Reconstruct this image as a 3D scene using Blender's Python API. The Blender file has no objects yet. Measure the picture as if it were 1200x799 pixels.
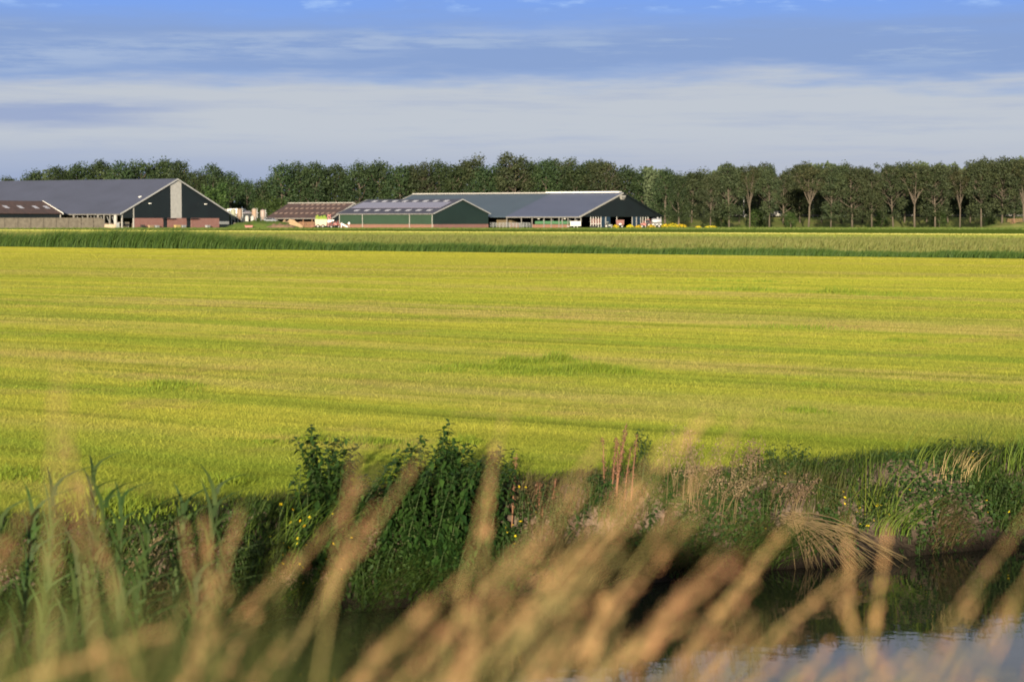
import bpy, bmesh, math, random
import numpy as np
from mathutils import Vector, noise as mnoise
R = math.radians
random.seed(7); rng = np.random.default_rng(11)
sc = bpy.context.scene
col = sc.collection

# ------------------------------------------------------------------ camera
F = 2333.3                      # focal length in photo pixels (70 mm on a 36 mm sensor, 1200 px wide)
CAMZ = 2.3
TH = math.atan(141.5 / F)       # slight downward tilt: the horizon sits above the middle
cs, sn = math.cos(TH), math.sin(TH)
cam = bpy.data.cameras.new('camera'); camo = bpy.data.objects.new('camera', cam); col.objects.link(camo)
cam.lens = 70; cam.sensor_width = 36; cam.clip_start = .05; cam.clip_end = 30000
camo.location = (0, 0, CAMZ); camo.rotation_euler = (R(90) - TH, 0, 0)
cam.dof.use_dof = True; cam.dof.focus_distance = 33; cam.dof.aperture_fstop = 3.0; cam.dof.aperture_blades = 0
sc.camera = camo

def ray(px, py):
    a = (px - 600) / F; b = (399.5 - py) / F
    return Vector((a, cs + b * sn, -sn + b * cs))
def at_depth(px, py, Y):
    r = ray(px, py); return Vector((0, 0, CAMZ)) + r * (Y / r.y)
def X(px, Y): return (px - 600) / F * Y * 1.0
def Z(py, Y): return at_depth(600, py, Y).z

# ------------------------------------------------------------------ materials
def nn(nt, t, **kw):
    n = nt.nodes.new(t)
    for k, v in kw.items(): setattr(n, k, v)
    return n
def new_mat(name):
    m = bpy.data.materials.new(name); m.use_nodes = True
    nt = m.node_tree; nt.nodes.clear()
    out = nn(nt, 'ShaderNodeOutputMaterial')
    return m, nt, out
def noise_node(nt, vec, scale, detail=3, rough=.55):
    n = nn(nt, 'ShaderNodeTexNoise'); n.inputs['Scale'].default_value = scale
    n.inputs['Detail'].default_value = detail; n.inputs['Roughness'].default_value = rough
    if vec is not None: nt.links.new(vec, n.inputs['Vector'])
    return n
def ramp(nt, fac, p0, p1, c0=(0, 0, 0, 1), c1=(1, 1, 1, 1)):
    r = nn(nt, 'ShaderNodeValToRGB'); e = r.color_ramp.elements
    e[0].position = p0; e[1].position = p1; e[0].color = c0; e[1].color = c1
    nt.links.new(fac, r.inputs[0]); return r
def mixc(nt, fac, a, b, mode='MIX'):
    m = nn(nt, 'ShaderNodeMix', data_type='RGBA', blend_type=mode)
    for i, v in ((0, fac), (6, a), (7, b)):
        if hasattr(v, 'is_linked') or isinstance(v, bpy.types.NodeSocket): nt.links.new(v, m.inputs[i])
        elif i == 0: m.inputs[0].default_value = v
        else: m.inputs[i].default_value = (*v[:3], 1)
    return m.outputs[2]
def math_node(nt, op, a, b=None, c=None):
    n = nn(nt, 'ShaderNodeMath', operation=op)
    for i, v in enumerate((a, b, c)):
        if v is None: continue
        if isinstance(v, bpy.types.NodeSocket): nt.links.new(v, n.inputs[i])
        else: n.inputs[i].default_value = v
    return n.outputs[0]

def solid(name, c1, c2=None, scale=1.5, rough=.7, spec=.3, bump=0, bscale=8, stripe=None, metal=0, brick=None, wet=None):
    """painted / weathered surface: two tones mixed by noise; optional corrugation along an axis, optional brick courses"""
    m, nt, out = new_mat(name)
    p = nn(nt, 'ShaderNodeBsdfPrincipled'); nt.links.new(p.outputs[0], out.inputs[0])
    p.inputs['Roughness'].default_value = rough; p.inputs['Specular IOR Level'].default_value = spec
    p.inputs['Metallic'].default_value = metal
    tc = nn(nt, 'ShaderNodeTexCoord')
    c2 = c2 or tuple(v * .78 for v in c1)
    n = noise_node(nt, tc.outputs['Object'], scale, 5, .6)
    f = ramp(nt, n.outputs[0], .35, .68)
    colr = mixc(nt, f.outputs[0], c1, c2)
    if brick:
        mp = nn(nt, 'ShaderNodeMapping'); nt.links.new(tc.outputs['Object'], mp.inputs[0]); mp.inputs['Rotation'].default_value = brick
        bt = nn(nt, 'ShaderNodeTexBrick'); nt.links.new(mp.outputs[0], bt.inputs[0])
        bt.inputs['Scale'].default_value = 1; bt.inputs['Brick Width'].default_value = .42; bt.inputs['Row Height'].default_value = .16
        bt.inputs['Mortar Size'].default_value = .012
        bt.inputs['Color1'].default_value = (*c1, 1); bt.inputs['Color2'].default_value = (*c2, 1); bt.inputs['Mortar'].default_value = (.3, .26, .22, 1)
        colr = mixc(nt, .45, bt.outputs[0], colr)
    if wet is not None:      # soaked, darker mud below this height
        gp = nn(nt, 'ShaderNodeNewGeometry'); sz = nn(nt, 'ShaderNodeSeparateXYZ'); nt.links.new(gp.outputs['Position'], sz.inputs[0])
        hgt_ = math_node(nt, 'MULTIPLY_ADD', n.outputs[0], .3, sz.outputs[2])
        wf = ramp(nt, math_node(nt, 'ADD', hgt_, 1.0), wet + 1.0, wet + 1.25, (1, 1, 1, 1), (0, 0, 0, 1))
        colr = mixc(nt, wf.outputs[0], colr, tuple(v * .35 for v in c2))
    nt.links.new(colr, p.inputs['Base Color'])
    if bump or stripe:
        b = nn(nt, 'ShaderNodeBump'); b.inputs['Strength'].default_value = bump or .5; b.inputs['Distance'].default_value = .06
        if stripe:
            w = nn(nt, 'ShaderNodeTexWave', wave_type='BANDS', bands_direction=stripe[0]); w.inputs['Scale'].default_value = stripe[1]
            nt.links.new(tc.outputs['Object'], w.inputs[0]); nt.links.new(w.outputs[1], b.inputs['Height'])
        else:
            nb = noise_node(nt, tc.outputs['Object'], bscale, 6); nt.links.new(nb.outputs[0], b.inputs['Height'])
        nt.links.new(b.outputs[0], p.inputs['Normal'])
    return m

def leafy(name, c1, c2, c3=None, transl=.3, objrand=.25, rough=.6, spec=.15):
    """leaf / blade: hue from the 'tint' attribute, a little variation per object, some light let through"""
    m, nt, out = new_mat(name)
    at = nn(nt, 'ShaderNodeAttribute', attribute_name='tint')
    colr = mixc(nt, at.outputs['Fac'], c1, c2)
    if c3:
        g = nn(nt, 'ShaderNodeNewGeometry'); n = noise_node(nt, g.outputs['Position'], .55, 4)
        colr = mixc(nt, ramp(nt, n.outputs[0], .48, .66).outputs[0], colr, c3)
    if objrand:
        oi = nn(nt, 'ShaderNodeObjectInfo')
        hs = nn(nt, 'ShaderNodeHueSaturation')
        v = math_node(nt, 'MULTIPLY_ADD', oi.outputs['Random'], objrand * 2, 1 - objrand)
        h = math_node(nt, 'MULTIPLY_ADD', oi.outputs['Random'], .03, .488)
        nt.links.new(v, hs.inputs['Value']); nt.links.new(h, hs.inputs['Hue']); nt.links.new(colr, hs.inputs['Color'])
        colr = hs.outputs[0]
    p = nn(nt, 'ShaderNodeBsdfPrincipled'); p.inputs['Roughness'].default_value = rough; p.inputs['Specular IOR Level'].default_value = spec
    nt.links.new(colr, p.inputs['Base Color'])
    t = nn(nt, 'ShaderNodeBsdfTranslucent'); nt.links.new(colr, t.inputs[0])
    mx = nn(nt, 'ShaderNodeMixShader'); mx.inputs[0].default_value = transl
    nt.links.new(p.outputs[0], mx.inputs[1]); nt.links.new(t.outputs[0], mx.inputs[2]); nt.links.new(mx.outputs[0], out.inputs[0])
    return m

# mowing lines run along LD; sN is the distance across them
LD = Vector((.811, -.584, 0)); LN = Vector((.584, .811, 0))
EDGE_V = 15.3
U = Vector((.883, .469, 0)); V = Vector((-.469, .883, 0))       # along / across the ditch
def field_colour(nt):
    """colour of the mown meadow as a function of world position, shared by the soil sheet and the blades on it"""
    g = nn(nt, 'ShaderNodeNewGeometry'); P = g.outputs['Position']
    def dot(vec):
        d = nn(nt, 'ShaderNodeVectorMath', operation='DOT_PRODUCT'); nt.links.new(P, d.inputs[0]); d.inputs[1].default_value = vec
        return d.outputs['Value']
    s = dot(LN); t = dot(LD); v = dot(V)
    cx = nn(nt, 'ShaderNodeCombineXYZ')
    nt.links.new(math_node(nt, 'MULTIPLY', t, .05), cx.inputs[0]); nt.links.new(s, cx.inputs[1])
    streak = noise_node(nt, cx.outputs[0], .5, 5, .65)
    cx2 = nn(nt, 'ShaderNodeCombineXYZ')
    nt.links.new(math_node(nt, 'MULTIPLY', t, .12), cx2.inputs[0]); nt.links.new(s, cx2.inputs[1])
    streak2 = noise_node(nt, cx2.outputs[0], .17, 3, .6)
    spot = noise_node(nt, P, .9, 5, .65)
    big = noise_node(nt, P, .06, 3)
    yel, gre, tan_, dgr = (.385, .375, .056), (.225, .280, .038), (.42, .325, .125), (.11, .145, .024)
    c = mixc(nt, math_node(nt, 'MULTIPLY', ramp(nt, streak.outputs[0], .40, .62).outputs[0], .95), yel, gre)
    c = mixc(nt, math_node(nt, 'MULTIPLY', ramp(nt, streak2.outputs[0], .48, .62).outputs[0], .65), c, tan_)
    c = mixc(nt, math_node(nt, 'MULTIPLY', ramp(nt, spot.outputs[0], .48, .68).outputs[0], .55), c, gre)
    cx3 = nn(nt, 'ShaderNodeCombineXYZ')
    nt.links.new(math_node(nt, 'MULTIPLY', t, .035), cx3.inputs[0]); nt.links.new(s, cx3.inputs[1])
    fine = noise_node(nt, cx3.outputs[0], 1.7, 4, .7)
    c = mixc(nt, math_node(nt, 'MULTIPLY', ramp(nt, fine.outputs[0], .50, .62).outputs[0], .75), c, (.20, .22, .03))
    blot = noise_node(nt, P, .33, 5, .7)
    c = mixc(nt, math_node(nt, 'MULTIPLY', ramp(nt, blot.outputs[0], .54, .66).outputs[0], .5), c, (.33, .25, .09))
    c = mixc(nt, math_node(nt, 'MULTIPLY', ramp(nt, big.outputs[0], .52, .72).outputs[0], .5), c, gre)
    # farther swaths have dried to a clearer yellow
    dry = math_node(nt, 'MULTIPLY', ramp(nt, math_node(nt, 'DIVIDE', s, 120.0), .3, .95).outputs[0], .65)
    c = mixc(nt, dry, c, (.46, .42, .048))
    # dark cut-grass lines left by the mower
    cut = math_node(nt, 'MULTIPLY', ramp(nt, fine.outputs[0], .64, .70).outputs[0], .75)
    c = mixc(nt, cut, c, dgr)
    # unmown green margin along the ditch
    vv = math_node(nt, 'MULTIPLY_ADD', spot.outputs[0], 2.2, math_node(nt, 'SUBTRACT', v, EDGE_V + 1.5))
    c = mixc(nt, math_node(nt, 'MULTIPLY', ramp(nt, math_node(nt, 'DIVIDE', vv, 4.0), .1, .9, (1, 1, 1, 1), (0, 0, 0, 1)).outputs[0], .55), c, (.150, .205, .022))
    return c, s
def field_mat(name, blades):
    m, nt, out = new_mat(name)
    c, s = field_colour(nt)
    if blades:
        at = nn(nt, 'ShaderNodeAttribute', attribute_name='tint')
        hs = nn(nt, 'ShaderNodeHueSaturation')
        nt.links.new(math_node(nt, 'MULTIPLY_ADD', at.outputs['Fac'], .36, .82), hs.inputs['Value'])
        nt.links.new(math_node(nt, 'MULTIPLY_ADD', at.outputs['Fac'], -.02, .512), hs.inputs['Hue'])
        nt.links.new(c, hs.inputs['Color']); c = hs.outputs[0]
        p = nn(nt, 'ShaderNodeBsdfDiffuse'); nt.links.new(c, p.inputs[0])
        t = nn(nt, 'ShaderNodeBsdfTranslucent'); nt.links.new(c, t.inputs[0])
        mx = nn(nt, 'ShaderNodeMixShader'); mx.inputs[0].default_value = .25
        nt.links.new(p.outputs[0], mx.inputs[1]); nt.links.new(t.outputs[0], mx.inputs[2]); nt.links.new(mx.outputs[0], out.inputs[0])
    else:
        # beyond the reeds: crop, then a bright freshly mown strip, then rough green pasture and yard verge
        def band(c, a, col3, w=3.0):
            f = ramp(nt, math_node(nt, 'MULTIPLY_ADD', s, 1 / 1000, 0), a / 1000, (a + w) / 1000)
            return mixc(nt, f.outputs[0], c, col3)
        c = band(c, 114, (.15, .155, .03)); c = band(c, 240, (.10, .15, .025)); c = band(c, 290, (.44, .37, .04), 1)
        c = band(c, 317, (.085, .125, .02), 2)
        b = nn(nt, 'ShaderNodeBump'); b.inputs['Strength'].default_value = .8; b.inputs['Distance'].default_value = .1
        g = nn(nt, 'ShaderNodeNewGeometry'); n1 = noise_node(nt, g.outputs['Position'], 6, 6, .7); nt.links.new(n1.outputs[0], b.inputs['Height'])
        p = nn(nt, 'ShaderNodeBsdfDiffuse'); nt.links.new(c, p.inputs[0]); nt.links.new(b.outputs[0], p.inputs['Normal']); nt.links.new(p.outputs[0], out.inputs[0])
    return m

# ------------------------------------------------------------------ object helpers
def tag(o, label=None, cat=None, group=None, kind=None):
    if label: o['label'] = label
    if cat: o['category'] = cat
    if group: o['group'] = group
    if kind: o['kind'] = kind
    return o
def thing(name, label, cat, loc=(0, 0, 0), rz=0, group=None):
    o = bpy.data.objects.new(name, None); col.objects.link(o)
    o.location = loc; o.rotation_euler = (0, 0, rz); o.empty_display_size = .3
    return tag(o, label, cat, group)
def link(name, me, parent=None, loc=(0, 0, 0), rot=(0, 0, 0)):
    o = bpy.data.objects.new(name, me); col.objects.link(o); o.parent = parent
    o.location = loc; o.rotation_euler = rot
    return o
def np_mesh(name, verts, faces, mat, tint=None, smooth=False):
    """faces: (M,k) array of equal-sized polygons"""
    me = bpy.data.meshes.new(name)
    verts = np.asarray(verts, np.float32); faces = np.asarray(faces, np.int32)
    M, k = faces.shape
    me.vertices.add(len(verts)); me.vertices.foreach_set('co', verts.ravel())
    me.loops.add(M * k); me.loops.foreach_set('vertex_index', faces.ravel())
    me.polygons.add(M); me.polygons.foreach_set('loop_start', np.arange(0, M * k, k, dtype=np.int32))
    me.polygons.foreach_set('loop_total', np.full(M, k, np.int32))
    if smooth: me.polygons.foreach_set('use_smooth', np.ones(M, bool))
    if tint is not None:
        a = me.attributes.new('tint', 'FLOAT', 'POINT'); a.data.foreach_set('value', np.asarray(tint, np.float32))
    me.update(calc_edges=True); me.materials.append(mat)
    return me
class MB:
    """collects simple shapes into ONE mesh"""
    def __init__(s): s.v = []; s.f = []
    def add(s, vs, fs):
        k = len(s.v); s.v += [tuple(v) for v in vs]; s.f += [tuple(i + k for i in f) for f in fs]; return s
    def box(s, x0, x1, y0, y1, z0, z1):
        vs = [(x, y, z) for x in (x0, x1) for y in (y0, y1) for z in (z0, z1)]
        return s.add(vs, [(0, 1, 3, 2), (4, 6, 7, 5), (0, 4, 5, 1), (2, 3, 7, 6), (0, 2, 6, 4), (1, 5, 7, 3)])
    def prism(s, pts, d):
        """pts: planar 3D outline, d: extrusion vector"""
        n = len(pts); d = Vector(d); vs = [Vector(p) for p in pts] + [Vector(p) + d for p in pts]
        return s.add(vs, [tuple(range(n))[::-1], tuple(range(n, 2 * n))] + [(i, (i + 1) % n, n + (i + 1) % n, n + i) for i in range(n)])
    def tube(s, pts, rad, n=6, cap=True):
        pts = [Vector(p) for p in pts]
        if not hasattr(rad, '__len__'): rad = [rad] * len(pts)
        rings = []
        for i, p in enumerate(pts):
            d = (pts[min(i + 1, len(pts) - 1)] - pts[max(i - 1, 0)]).normalized()
            a = d.orthogonal().normalized() if abs(d.z) > .9 else d.cross(Vector((0, 0, 1))).normalized()
            b = d.cross(a)
            rings.append([p + (a * math.cos(2 * math.pi * j / n) + b * math.sin(2 * math.pi * j / n)) * rad[i] for j in range(n)])
        vs = [v for r in rings for v in r]; fs = []
        for i in range(len(pts) - 1):
            for j in range(n): fs.append((i * n + j, i * n + (j + 1) % n, (i + 1) * n + (j + 1) % n, (i + 1) * n + j))
        if cap: fs += [tuple(range(n))[::-1], tuple((len(pts) - 1) * n + j for j in range(n))]
        return s.add(vs, fs)
    def lathe(s, prof, n=14, c=(0, 0, 0), axis='Z'):
        vs = []
        for r, h in prof:
            for j in range(n):
                a = 2 * math.pi * j / n; x, y = r * math.cos(a), r * math.sin(a)
                vs.append({'Z': (c[0] + x, c[1] + y, c[2] + h), 'Y': (c[0] + x, c[1] + h, c[2] + y), 'X': (c[0] + h, c[1] + x, c[2] + y)}[axis])
        m = len(prof)
        fs = [(i * n + j, i * n + (j + 1) % n, (i + 1) * n + (j + 1) % n, (i + 1) * n + j) for i in range(m - 1) for j in range(n)]
        fs += [tuple(range(n))[::-1], tuple((m - 1) * n + j for j in range(n))]
        return s.add(vs, fs)
    def mesh(s, name, mat, smooth=False, bevel=0):
        me = bpy.data.meshes.new(name); me.from_pydata(s.v, [], s.f); me.update()
        bm = bmesh.new(); bm.from_mesh(me); bmesh.ops.recalc_face_normals(bm, faces=bm.faces)
        if bevel: bmesh.ops.bevel(bm, geom=bm.edges[:], offset=bevel, segments=1, affect='EDGES')
        bm.to_mesh(me); bm.free()
        if smooth: me.polygons.foreach_set('use_smooth', [True] * len(me.polygons))
        me.materials.append(mat); return me
    def build(s, name, mat, parent=None, smooth=False, bevel=0, loc=(0, 0, 0), rot=(0, 0, 0)):
        return link(name, s.mesh(name, mat, smooth, bevel), parent, loc, rot)

def blade_arrays(base, h, w, lean, bend=2.0, segs=2, azw=None, tint=None):
    """curved tapering blades. base (N,3), h,w (N), lean (N,2) horizontal offset of the tip"""
    N = len(base); base = np.asarray(base, float)
    if azw is None: azw = rng.uniform(0, math.pi, N)
    wd = np.stack([np.cos(azw), np.sin(azw), np.zeros(N)], 1) * (w / 2)[:, None]
    V_ = np.empty((N, 2 * segs + 1, 3)); 
    for k in range(segs + 1):
        t = k / segs
        L = np.zeros((N, 3)); L[:, :2] = lean * (t ** bend)
        ll = np.linalg.norm(lean, axis=1) / np.maximum(h, 1e-6)
        L[:, 2] = h * t * (1 - .25 * np.minimum(ll, 1.6) * t)
        p = base + L
        if k < segs:
            tw = (1 - t) ** .6 * (1 if k else .8)
            V_[:, 2 * k] = p - wd * tw; V_[:, 2 * k + 1] = p + wd * tw
        else: V_[:, 2 * segs] = p
    i0 = (np.arange(N) * (2 * segs + 1))[:, None]
    tris = []
    for k in range(segs - 1):
        a = 2 * k
        tris += [i0 + np.array([[a, a + 1, a + 3]]), i0 + np.array([[a, a + 3, a + 2]])]
    a = 2 * (segs - 1); tris.append(i0 + np.array([[a, a + 1, a + 2]]))
    F_ = np.concatenate(tris)
    T = np.repeat(rng.uniform(0, 1, N) if tint is None else tint, 2 * segs + 1)
    return V_.reshape(-1, 3), F_, T
def join_np(parts):
    vs, fs, ts, k = [], [], [], 0
    for v, f, t in parts: vs.append(v); fs.append(f + k); ts.append(t); k += len(v)
    return np.concatenate(vs), np.concatenate(fs), np.concatenate(ts)
def hash2(i, j):
    h = np.sin(i * 127.1 + j * 311.7) * 43758.5453; return h - np.floor(h)
def vnoise(x, y):
    i, j = np.floor(x), np.floor(y); fx, fy = x - i, y - j
    fx = fx * fx * (3 - 2 * fx); fy = fy * fy * (3 - 2 * fy)
    return (hash2(i, j) * (1 - fx) + hash2(i + 1, j) * fx) * (1 - fy) + (hash2(i, j + 1) * (1 - fx) + hash2(i + 1, j + 1) * fx) * fy
def fbm(x, y, o=4):
    s, a, n = 0, .5, 0
    for _ in range(o): s = s + a * vnoise(x, y); n += a; x, y, a = x * 2.03 + 7.3, y * 2.03 + 3.1, a * .5
    return s / n
def uv_to_xy(u, v):
    return U.x * u + V.x * v, U.y * u + V.y * v
def xy_to_uv(x, y):
    return U.x * x + U.y * y, V.x * x + V.y * y

# ------------------------------------------------------------------ world, sun
SUN_AZ = math.atan2(-.09, -.996); SUN_EL = R(8.6)
w = bpy.data.worlds.new('World'); sc.world = w; w.use_nodes = True
nt = w.node_tree; bg = nt.nodes['Background']
SKY_STRENGTH = .06; EXPO = 1.35
sky = nn(nt, 'ShaderNodeTexSky', sky_type='NISHITA', sun_disc=False)
sky.sun_elevation = SUN_EL; sky.sun_rotation = SUN_AZ; sky.air_density = 1.0; sky.dust_density = .6; sky.ozone_density = 2.0
tc = nn(nt, 'ShaderNodeTexCoord'); sx = nn(nt, 'ShaderNodeSeparateXYZ'); nt.links.new(tc.outputs['Generated'], sx.inputs[0])
el = math_node(nt, 'MULTIPLY', math_node(nt, 'ARCSINE', sx.outputs[2]), 180 / math.pi)
az = math_node(nt, 'MULTIPLY', math_node(nt, 'ARCTAN2', sx.outputs[0], sx.outputs[1]), 180 / math.pi)
def cvec(sa, se, off=0):
    c = nn(nt, 'ShaderNodeCombineXYZ')
    nt.links.new(math_node(nt, 'MULTIPLY', az, sa), c.inputs[0]); nt.links.new(math_node(nt, 'MULTIPLY_ADD', el, se, off), c.inputs[1])
    return c.outputs[0]
def srgb(r, g, b):
    k = 1 / (SKY_STRENGTH * 2 ** EXPO)
    f = lambda v: ((v / 255 / 12.92) if v / 255 < .04045 else ((v / 255 + .055) / 1.055) ** 2.4) * k
    return (f(r), f(g), f(b))
def smooth(x, a, b):
    n = nn(nt, 'ShaderNodeMapRange', interpolation_type='SMOOTHSTEP'); nt.links.new(x, n.inputs[0])
    n.inputs[1].default_value = a; n.inputs[2].default_value = b; return n.outputs[0]
# clear blue between the clouds: the sky model, deepened overhead (polarised evening blue)
e01 = smooth(el, 2.5, 7.0)
clear = mixc(nt, .88, sky.outputs[0], mixc(nt, e01, srgb(146, 172, 220), srgb(108, 153, 240)))
n_w = noise_node(nt, cvec(.07, .55), 1.6, 5, .6).outputs[0]
n_f = noise_node(nt, cvec(.16, 1.6, 4.0), 1.3, 6, .62).outputs[0]
elw = math_node(nt, 'ADD', el, math_node(nt, 'MULTIPLY_ADD', n_w, 1.9, -.95))
# thin blue-grey veil
veil = math_node(nt, 'MULTIPLY', math_node(nt, 'MULTIPLY', smooth(elw, 3.4, 4.6), math_node(nt, 'SUBTRACT', 1.0, smooth(elw, 5.0, 6.3))), .85)
c = mixc(nt, veil, clear, srgb(137, 162, 206))
# wispy lighter streaks in it
st = math_node(nt, 'MULTIPLY', smooth(n_f, .52, .68), math_node(nt, 'MULTIPLY', smooth(el, 3.9, 4.7), math_node(nt, 'SUBTRACT', 1.0, smooth(el, 5.2, 5.7))))
c = mixc(nt, math_node(nt, 'MULTIPLY', st, .75), c, srgb(163, 184, 216))
# a long tilted band of wisps from the left
eb = math_node(nt, 'SUBTRACT', el, math_node(nt, 'MULTIPLY_ADD', az, .044, 5.2))
eb = math_node(nt, 'ADD', eb, math_node(nt, 'MULTIPLY_ADD', n_w, 1.2, -.6))
bm_ = math_node(nt, 'MULTIPLY', math_node(nt, 'SUBTRACT', 1.0, smooth(math_node(nt, 'ABSOLUTE', eb), .08, .5)), math_node(nt, 'SUBTRACT', 1.0, smooth(az, -2, 6)))
bn = noise_node(nt, cvec(.22, 1.9, 1.0), 1.4, 6, .65).outputs[0]
c = mixc(nt, math_node(nt, 'MULTIPLY', math_node(nt, 'MULTIPLY', bm_, smooth(bn, .36, .62)), .85), c, srgb(168, 187, 218))
# small bright wisps high up
st2 = math_node(nt, 'MULTIPLY', smooth(noise_node(nt, cvec(.55, 2.4, 2.0), 1.0, 5, .6).outputs[0], .50, .68), smooth(el, 5.75, 6.15))
c = mixc(nt, math_node(nt, 'MULTIPLY', st2, .8), c, srgb(165, 198, 247))
# the broad pale bank above the trees
bank_low = mixc(nt, smooth(el, 1.0, 2.6), mixc(nt, smooth(az, -14, 10), srgb(158, 173, 203), srgb(180, 187, 203)), srgb(193, 200, 210))
elb = math_node(nt, 'ADD', el, math_node(nt, 'ADD', math_node(nt, 'MULTIPLY_ADD', n_w, 2.1, -1.05), math_node(nt, 'MULTIPLY_ADD', n_f, 1.1, -.55)))
c = mixc(nt, math_node(nt, 'SUBTRACT', 1.0, smooth(elb, 3.55, 4.45)), c, mixc(nt, math_node(nt, 'MULTIPLY', smooth(noise_node(nt, cvec(.10, 1.3, 6.0), 1.2, 6, .65).outputs[0], .45, .7), .55), bank_low, srgb(168, 181, 208)))
# darker streak cloud low on the left
elz = math_node(nt, 'ADD', el, math_node(nt, 'MULTIPLY_ADD', n_f, .7, -.35))
lo = math_node(nt, 'MULTIPLY', math_node(nt, 'MULTIPLY', smooth(elz, 2.4, 2.9), math_node(nt, 'SUBTRACT', 1.0, smooth(elz, 3.1, 3.35))),
               math_node(nt, 'SUBTRACT', 1.0, smooth(math_node(nt, 'MULTIPLY_ADD', n_f, 5.0, math_node(nt, 'SUBTRACT', az, 2.5)), -12.5, -8.5)))
c = mixc(nt, math_node(nt, 'MULTIPLY', lo, .8), c, srgb(147, 165, 204))
# pale broken cloud outside the view, spread overhead as added fill for shaded places
hi = math_node(nt, 'MULTIPLY', smooth(noise_node(nt, cvec(.05, .22, 9.0), 1.0, 5, .6).outputs[0], .16, .50), math_node(nt, 'MULTIPLY', smooth(el, 6.6, 8.4), 1.0))
# overhead it is the plain sky model again, with the same added fill cloud in it
c = mixc(nt, smooth(el, 12, 25), c, sky.outputs[0])
c = mixc(nt, math_node(nt, 'MULTIPLY', hi, .9), c, srgb(200, 204, 212))
nt.links.new(c, bg.inputs[0]); bg.inputs[1].default_value = SKY_STRENGTH
sun = bpy.data.lights.new('sun', 'SUN'); suno = bpy.data.objects.new('sun', sun); col.objects.link(suno)
sun.energy = 4.7; sun.angle = R(.53); sun.color = (1, .86, .64)
tow = Vector((math.sin(SUN_AZ) * math.cos(SUN_EL), math.cos(SUN_AZ) * math.cos(SUN_EL), math.sin(SUN_EL)))
suno.rotation_euler = tow.to_track_quat('Z', 'Y').to_euler(); suno.location = (-30, -60, 40)
vs = sc.view_settings; vs.view_transform = 'Standard'; vs.look = 'None'; vs.exposure = EXPO; vs.gamma = 1; vs.use_curve_mapping = False
sc.cycles.max_bounces = 6; sc.cycles.diffuse_bounces = 3; sc.cycles.transparent_max_bounces = 4
sc.cycles.caustics_reflective = False; sc.cycles.caustics_refractive = False; sc.cycles.use_denoising = True

# ------------------------------------------------------------------ ground, ditch, water
WATER_Z = -.85
def bank_z(v):
    return np.interp(v, [-400, -12, -5, 0, 2.6, 3.3, 7.4, 8.6, 14.3, 14.55, 14.66, 14.95, 15.25, 15.6, 16.4],
                     [0, 0, .5, .72, .75, .66, -.6, -1.5, -1.5, -1.05, -.72, -.42, -.06, 0, 0])
def bank_disp(u, v):
    k = np.clip(1 - np.abs(v - 14.85) / .75, 0, 1) ** .6
    return (fbm(u * 1.1, v * 2 + 5, 4) - .5) * .42 * k + (fbm(u * 4 + 31, v * 6, 3) - .5) * .16 * k
def grid(us, vs_, zf, name, mat):
    uu, vv = np.meshgrid(us, vs_); x, y = uv_to_xy(uu, vv); z = zf(uu, vv)
    nu, nv = len(us), len(vs_)
    idx = np.arange(nu * nv).reshape(nv, nu)
    f = np.stack([idx[:-1, :-1], idx[:-1, 1:], idx[1:, 1:], idx[1:, :-1]], -1).reshape(-1, 4)
    return np_mesh(name, np.stack([x, y, z], -1).reshape(-1, 3), f, mat, smooth=True)
us = np.concatenate([[-9000, -3000, -800, -200, -60, -25, -12], np.arange(-9, 18.01, .08), [22, 30, 60, 200, 800, 3000, 9000]])
FIELD = field_mat('meadow_soil', False); FIELD_BLADE = field_mat('meadow_blades', True)
SOIL = solid('clay_soil', (.155, .118, .088), (.050, .038, .028), scale=4.5, rough=.95, spec=.1, bump=.9, bscale=22, wet=-.62)
DIKE = solid('dike_turf', (.07, .09, .02), (.10, .09, .035), scale=3, rough=.95, spec=.1, bump=.6)
link('ground', grid(us, np.concatenate([[15.6, 16, 17, 20, 30, 60, 120, 300, 700, 2000, 12000]]), lambda u, v: 0 * u, 'ground', FIELD))['kind'] = 'structure'
link('ditch_bank', grid(us, np.concatenate([[8.6, 11, 13.5, 14.2], np.arange(14.3, 15.58, .035), [15.6]]), lambda u, v: bank_z(v) + np.where(v < 15.59, bank_disp(u, v), 0), 'ditch_bank', SOIL))['kind'] = 'structure'
link('near_bank', grid(us[::3], np.array([-9000, -400, -12, -5, -2, 0, 1, 2, 2.6, 3.3, 4.5, 6, 7.4, 8.6]), lambda u, v: bank_z(v), 'near_bank', DIKE))['kind'] = 'structure'
m, nt, out = new_mat('ditch_water')
p = nn(nt, 'ShaderNodeBsdfPrincipled'); nt.links.new(p.outputs[0], out.inputs[0])
p.inputs['Base Color'].default_value = (.012, .014, .008, 1); p.inputs['Roughness'].default_value = .03; p.inputs['IOR'].default_value = 1.33
p.inputs['Specular IOR Level'].default_value = .5
g = nn(nt, 'ShaderNodeNewGeometry'); n1 = noise_node(nt, g.outputs['Position'], 3.0, 3); b = nn(nt, 'ShaderNodeBump')
b.inputs['Strength'].default_value = .06; b.inputs['Distance'].default_value = .05
nt.links.new(n1.outputs[0], b.inputs['Height']); nt.links.new(b.outputs[0], p.inputs['Normal'])
x0, y0 = uv_to_xy(np.array([-300, 300, 300, -300.]), np.array([7.7, 7.7, 14.9, 14.9]))
tag(link('water', np_mesh('water', np.stack([x0, y0, np.full(4, WATER_Z)], 1), np.array([[0, 1, 2, 3]]), m)), kind='structure')

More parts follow.
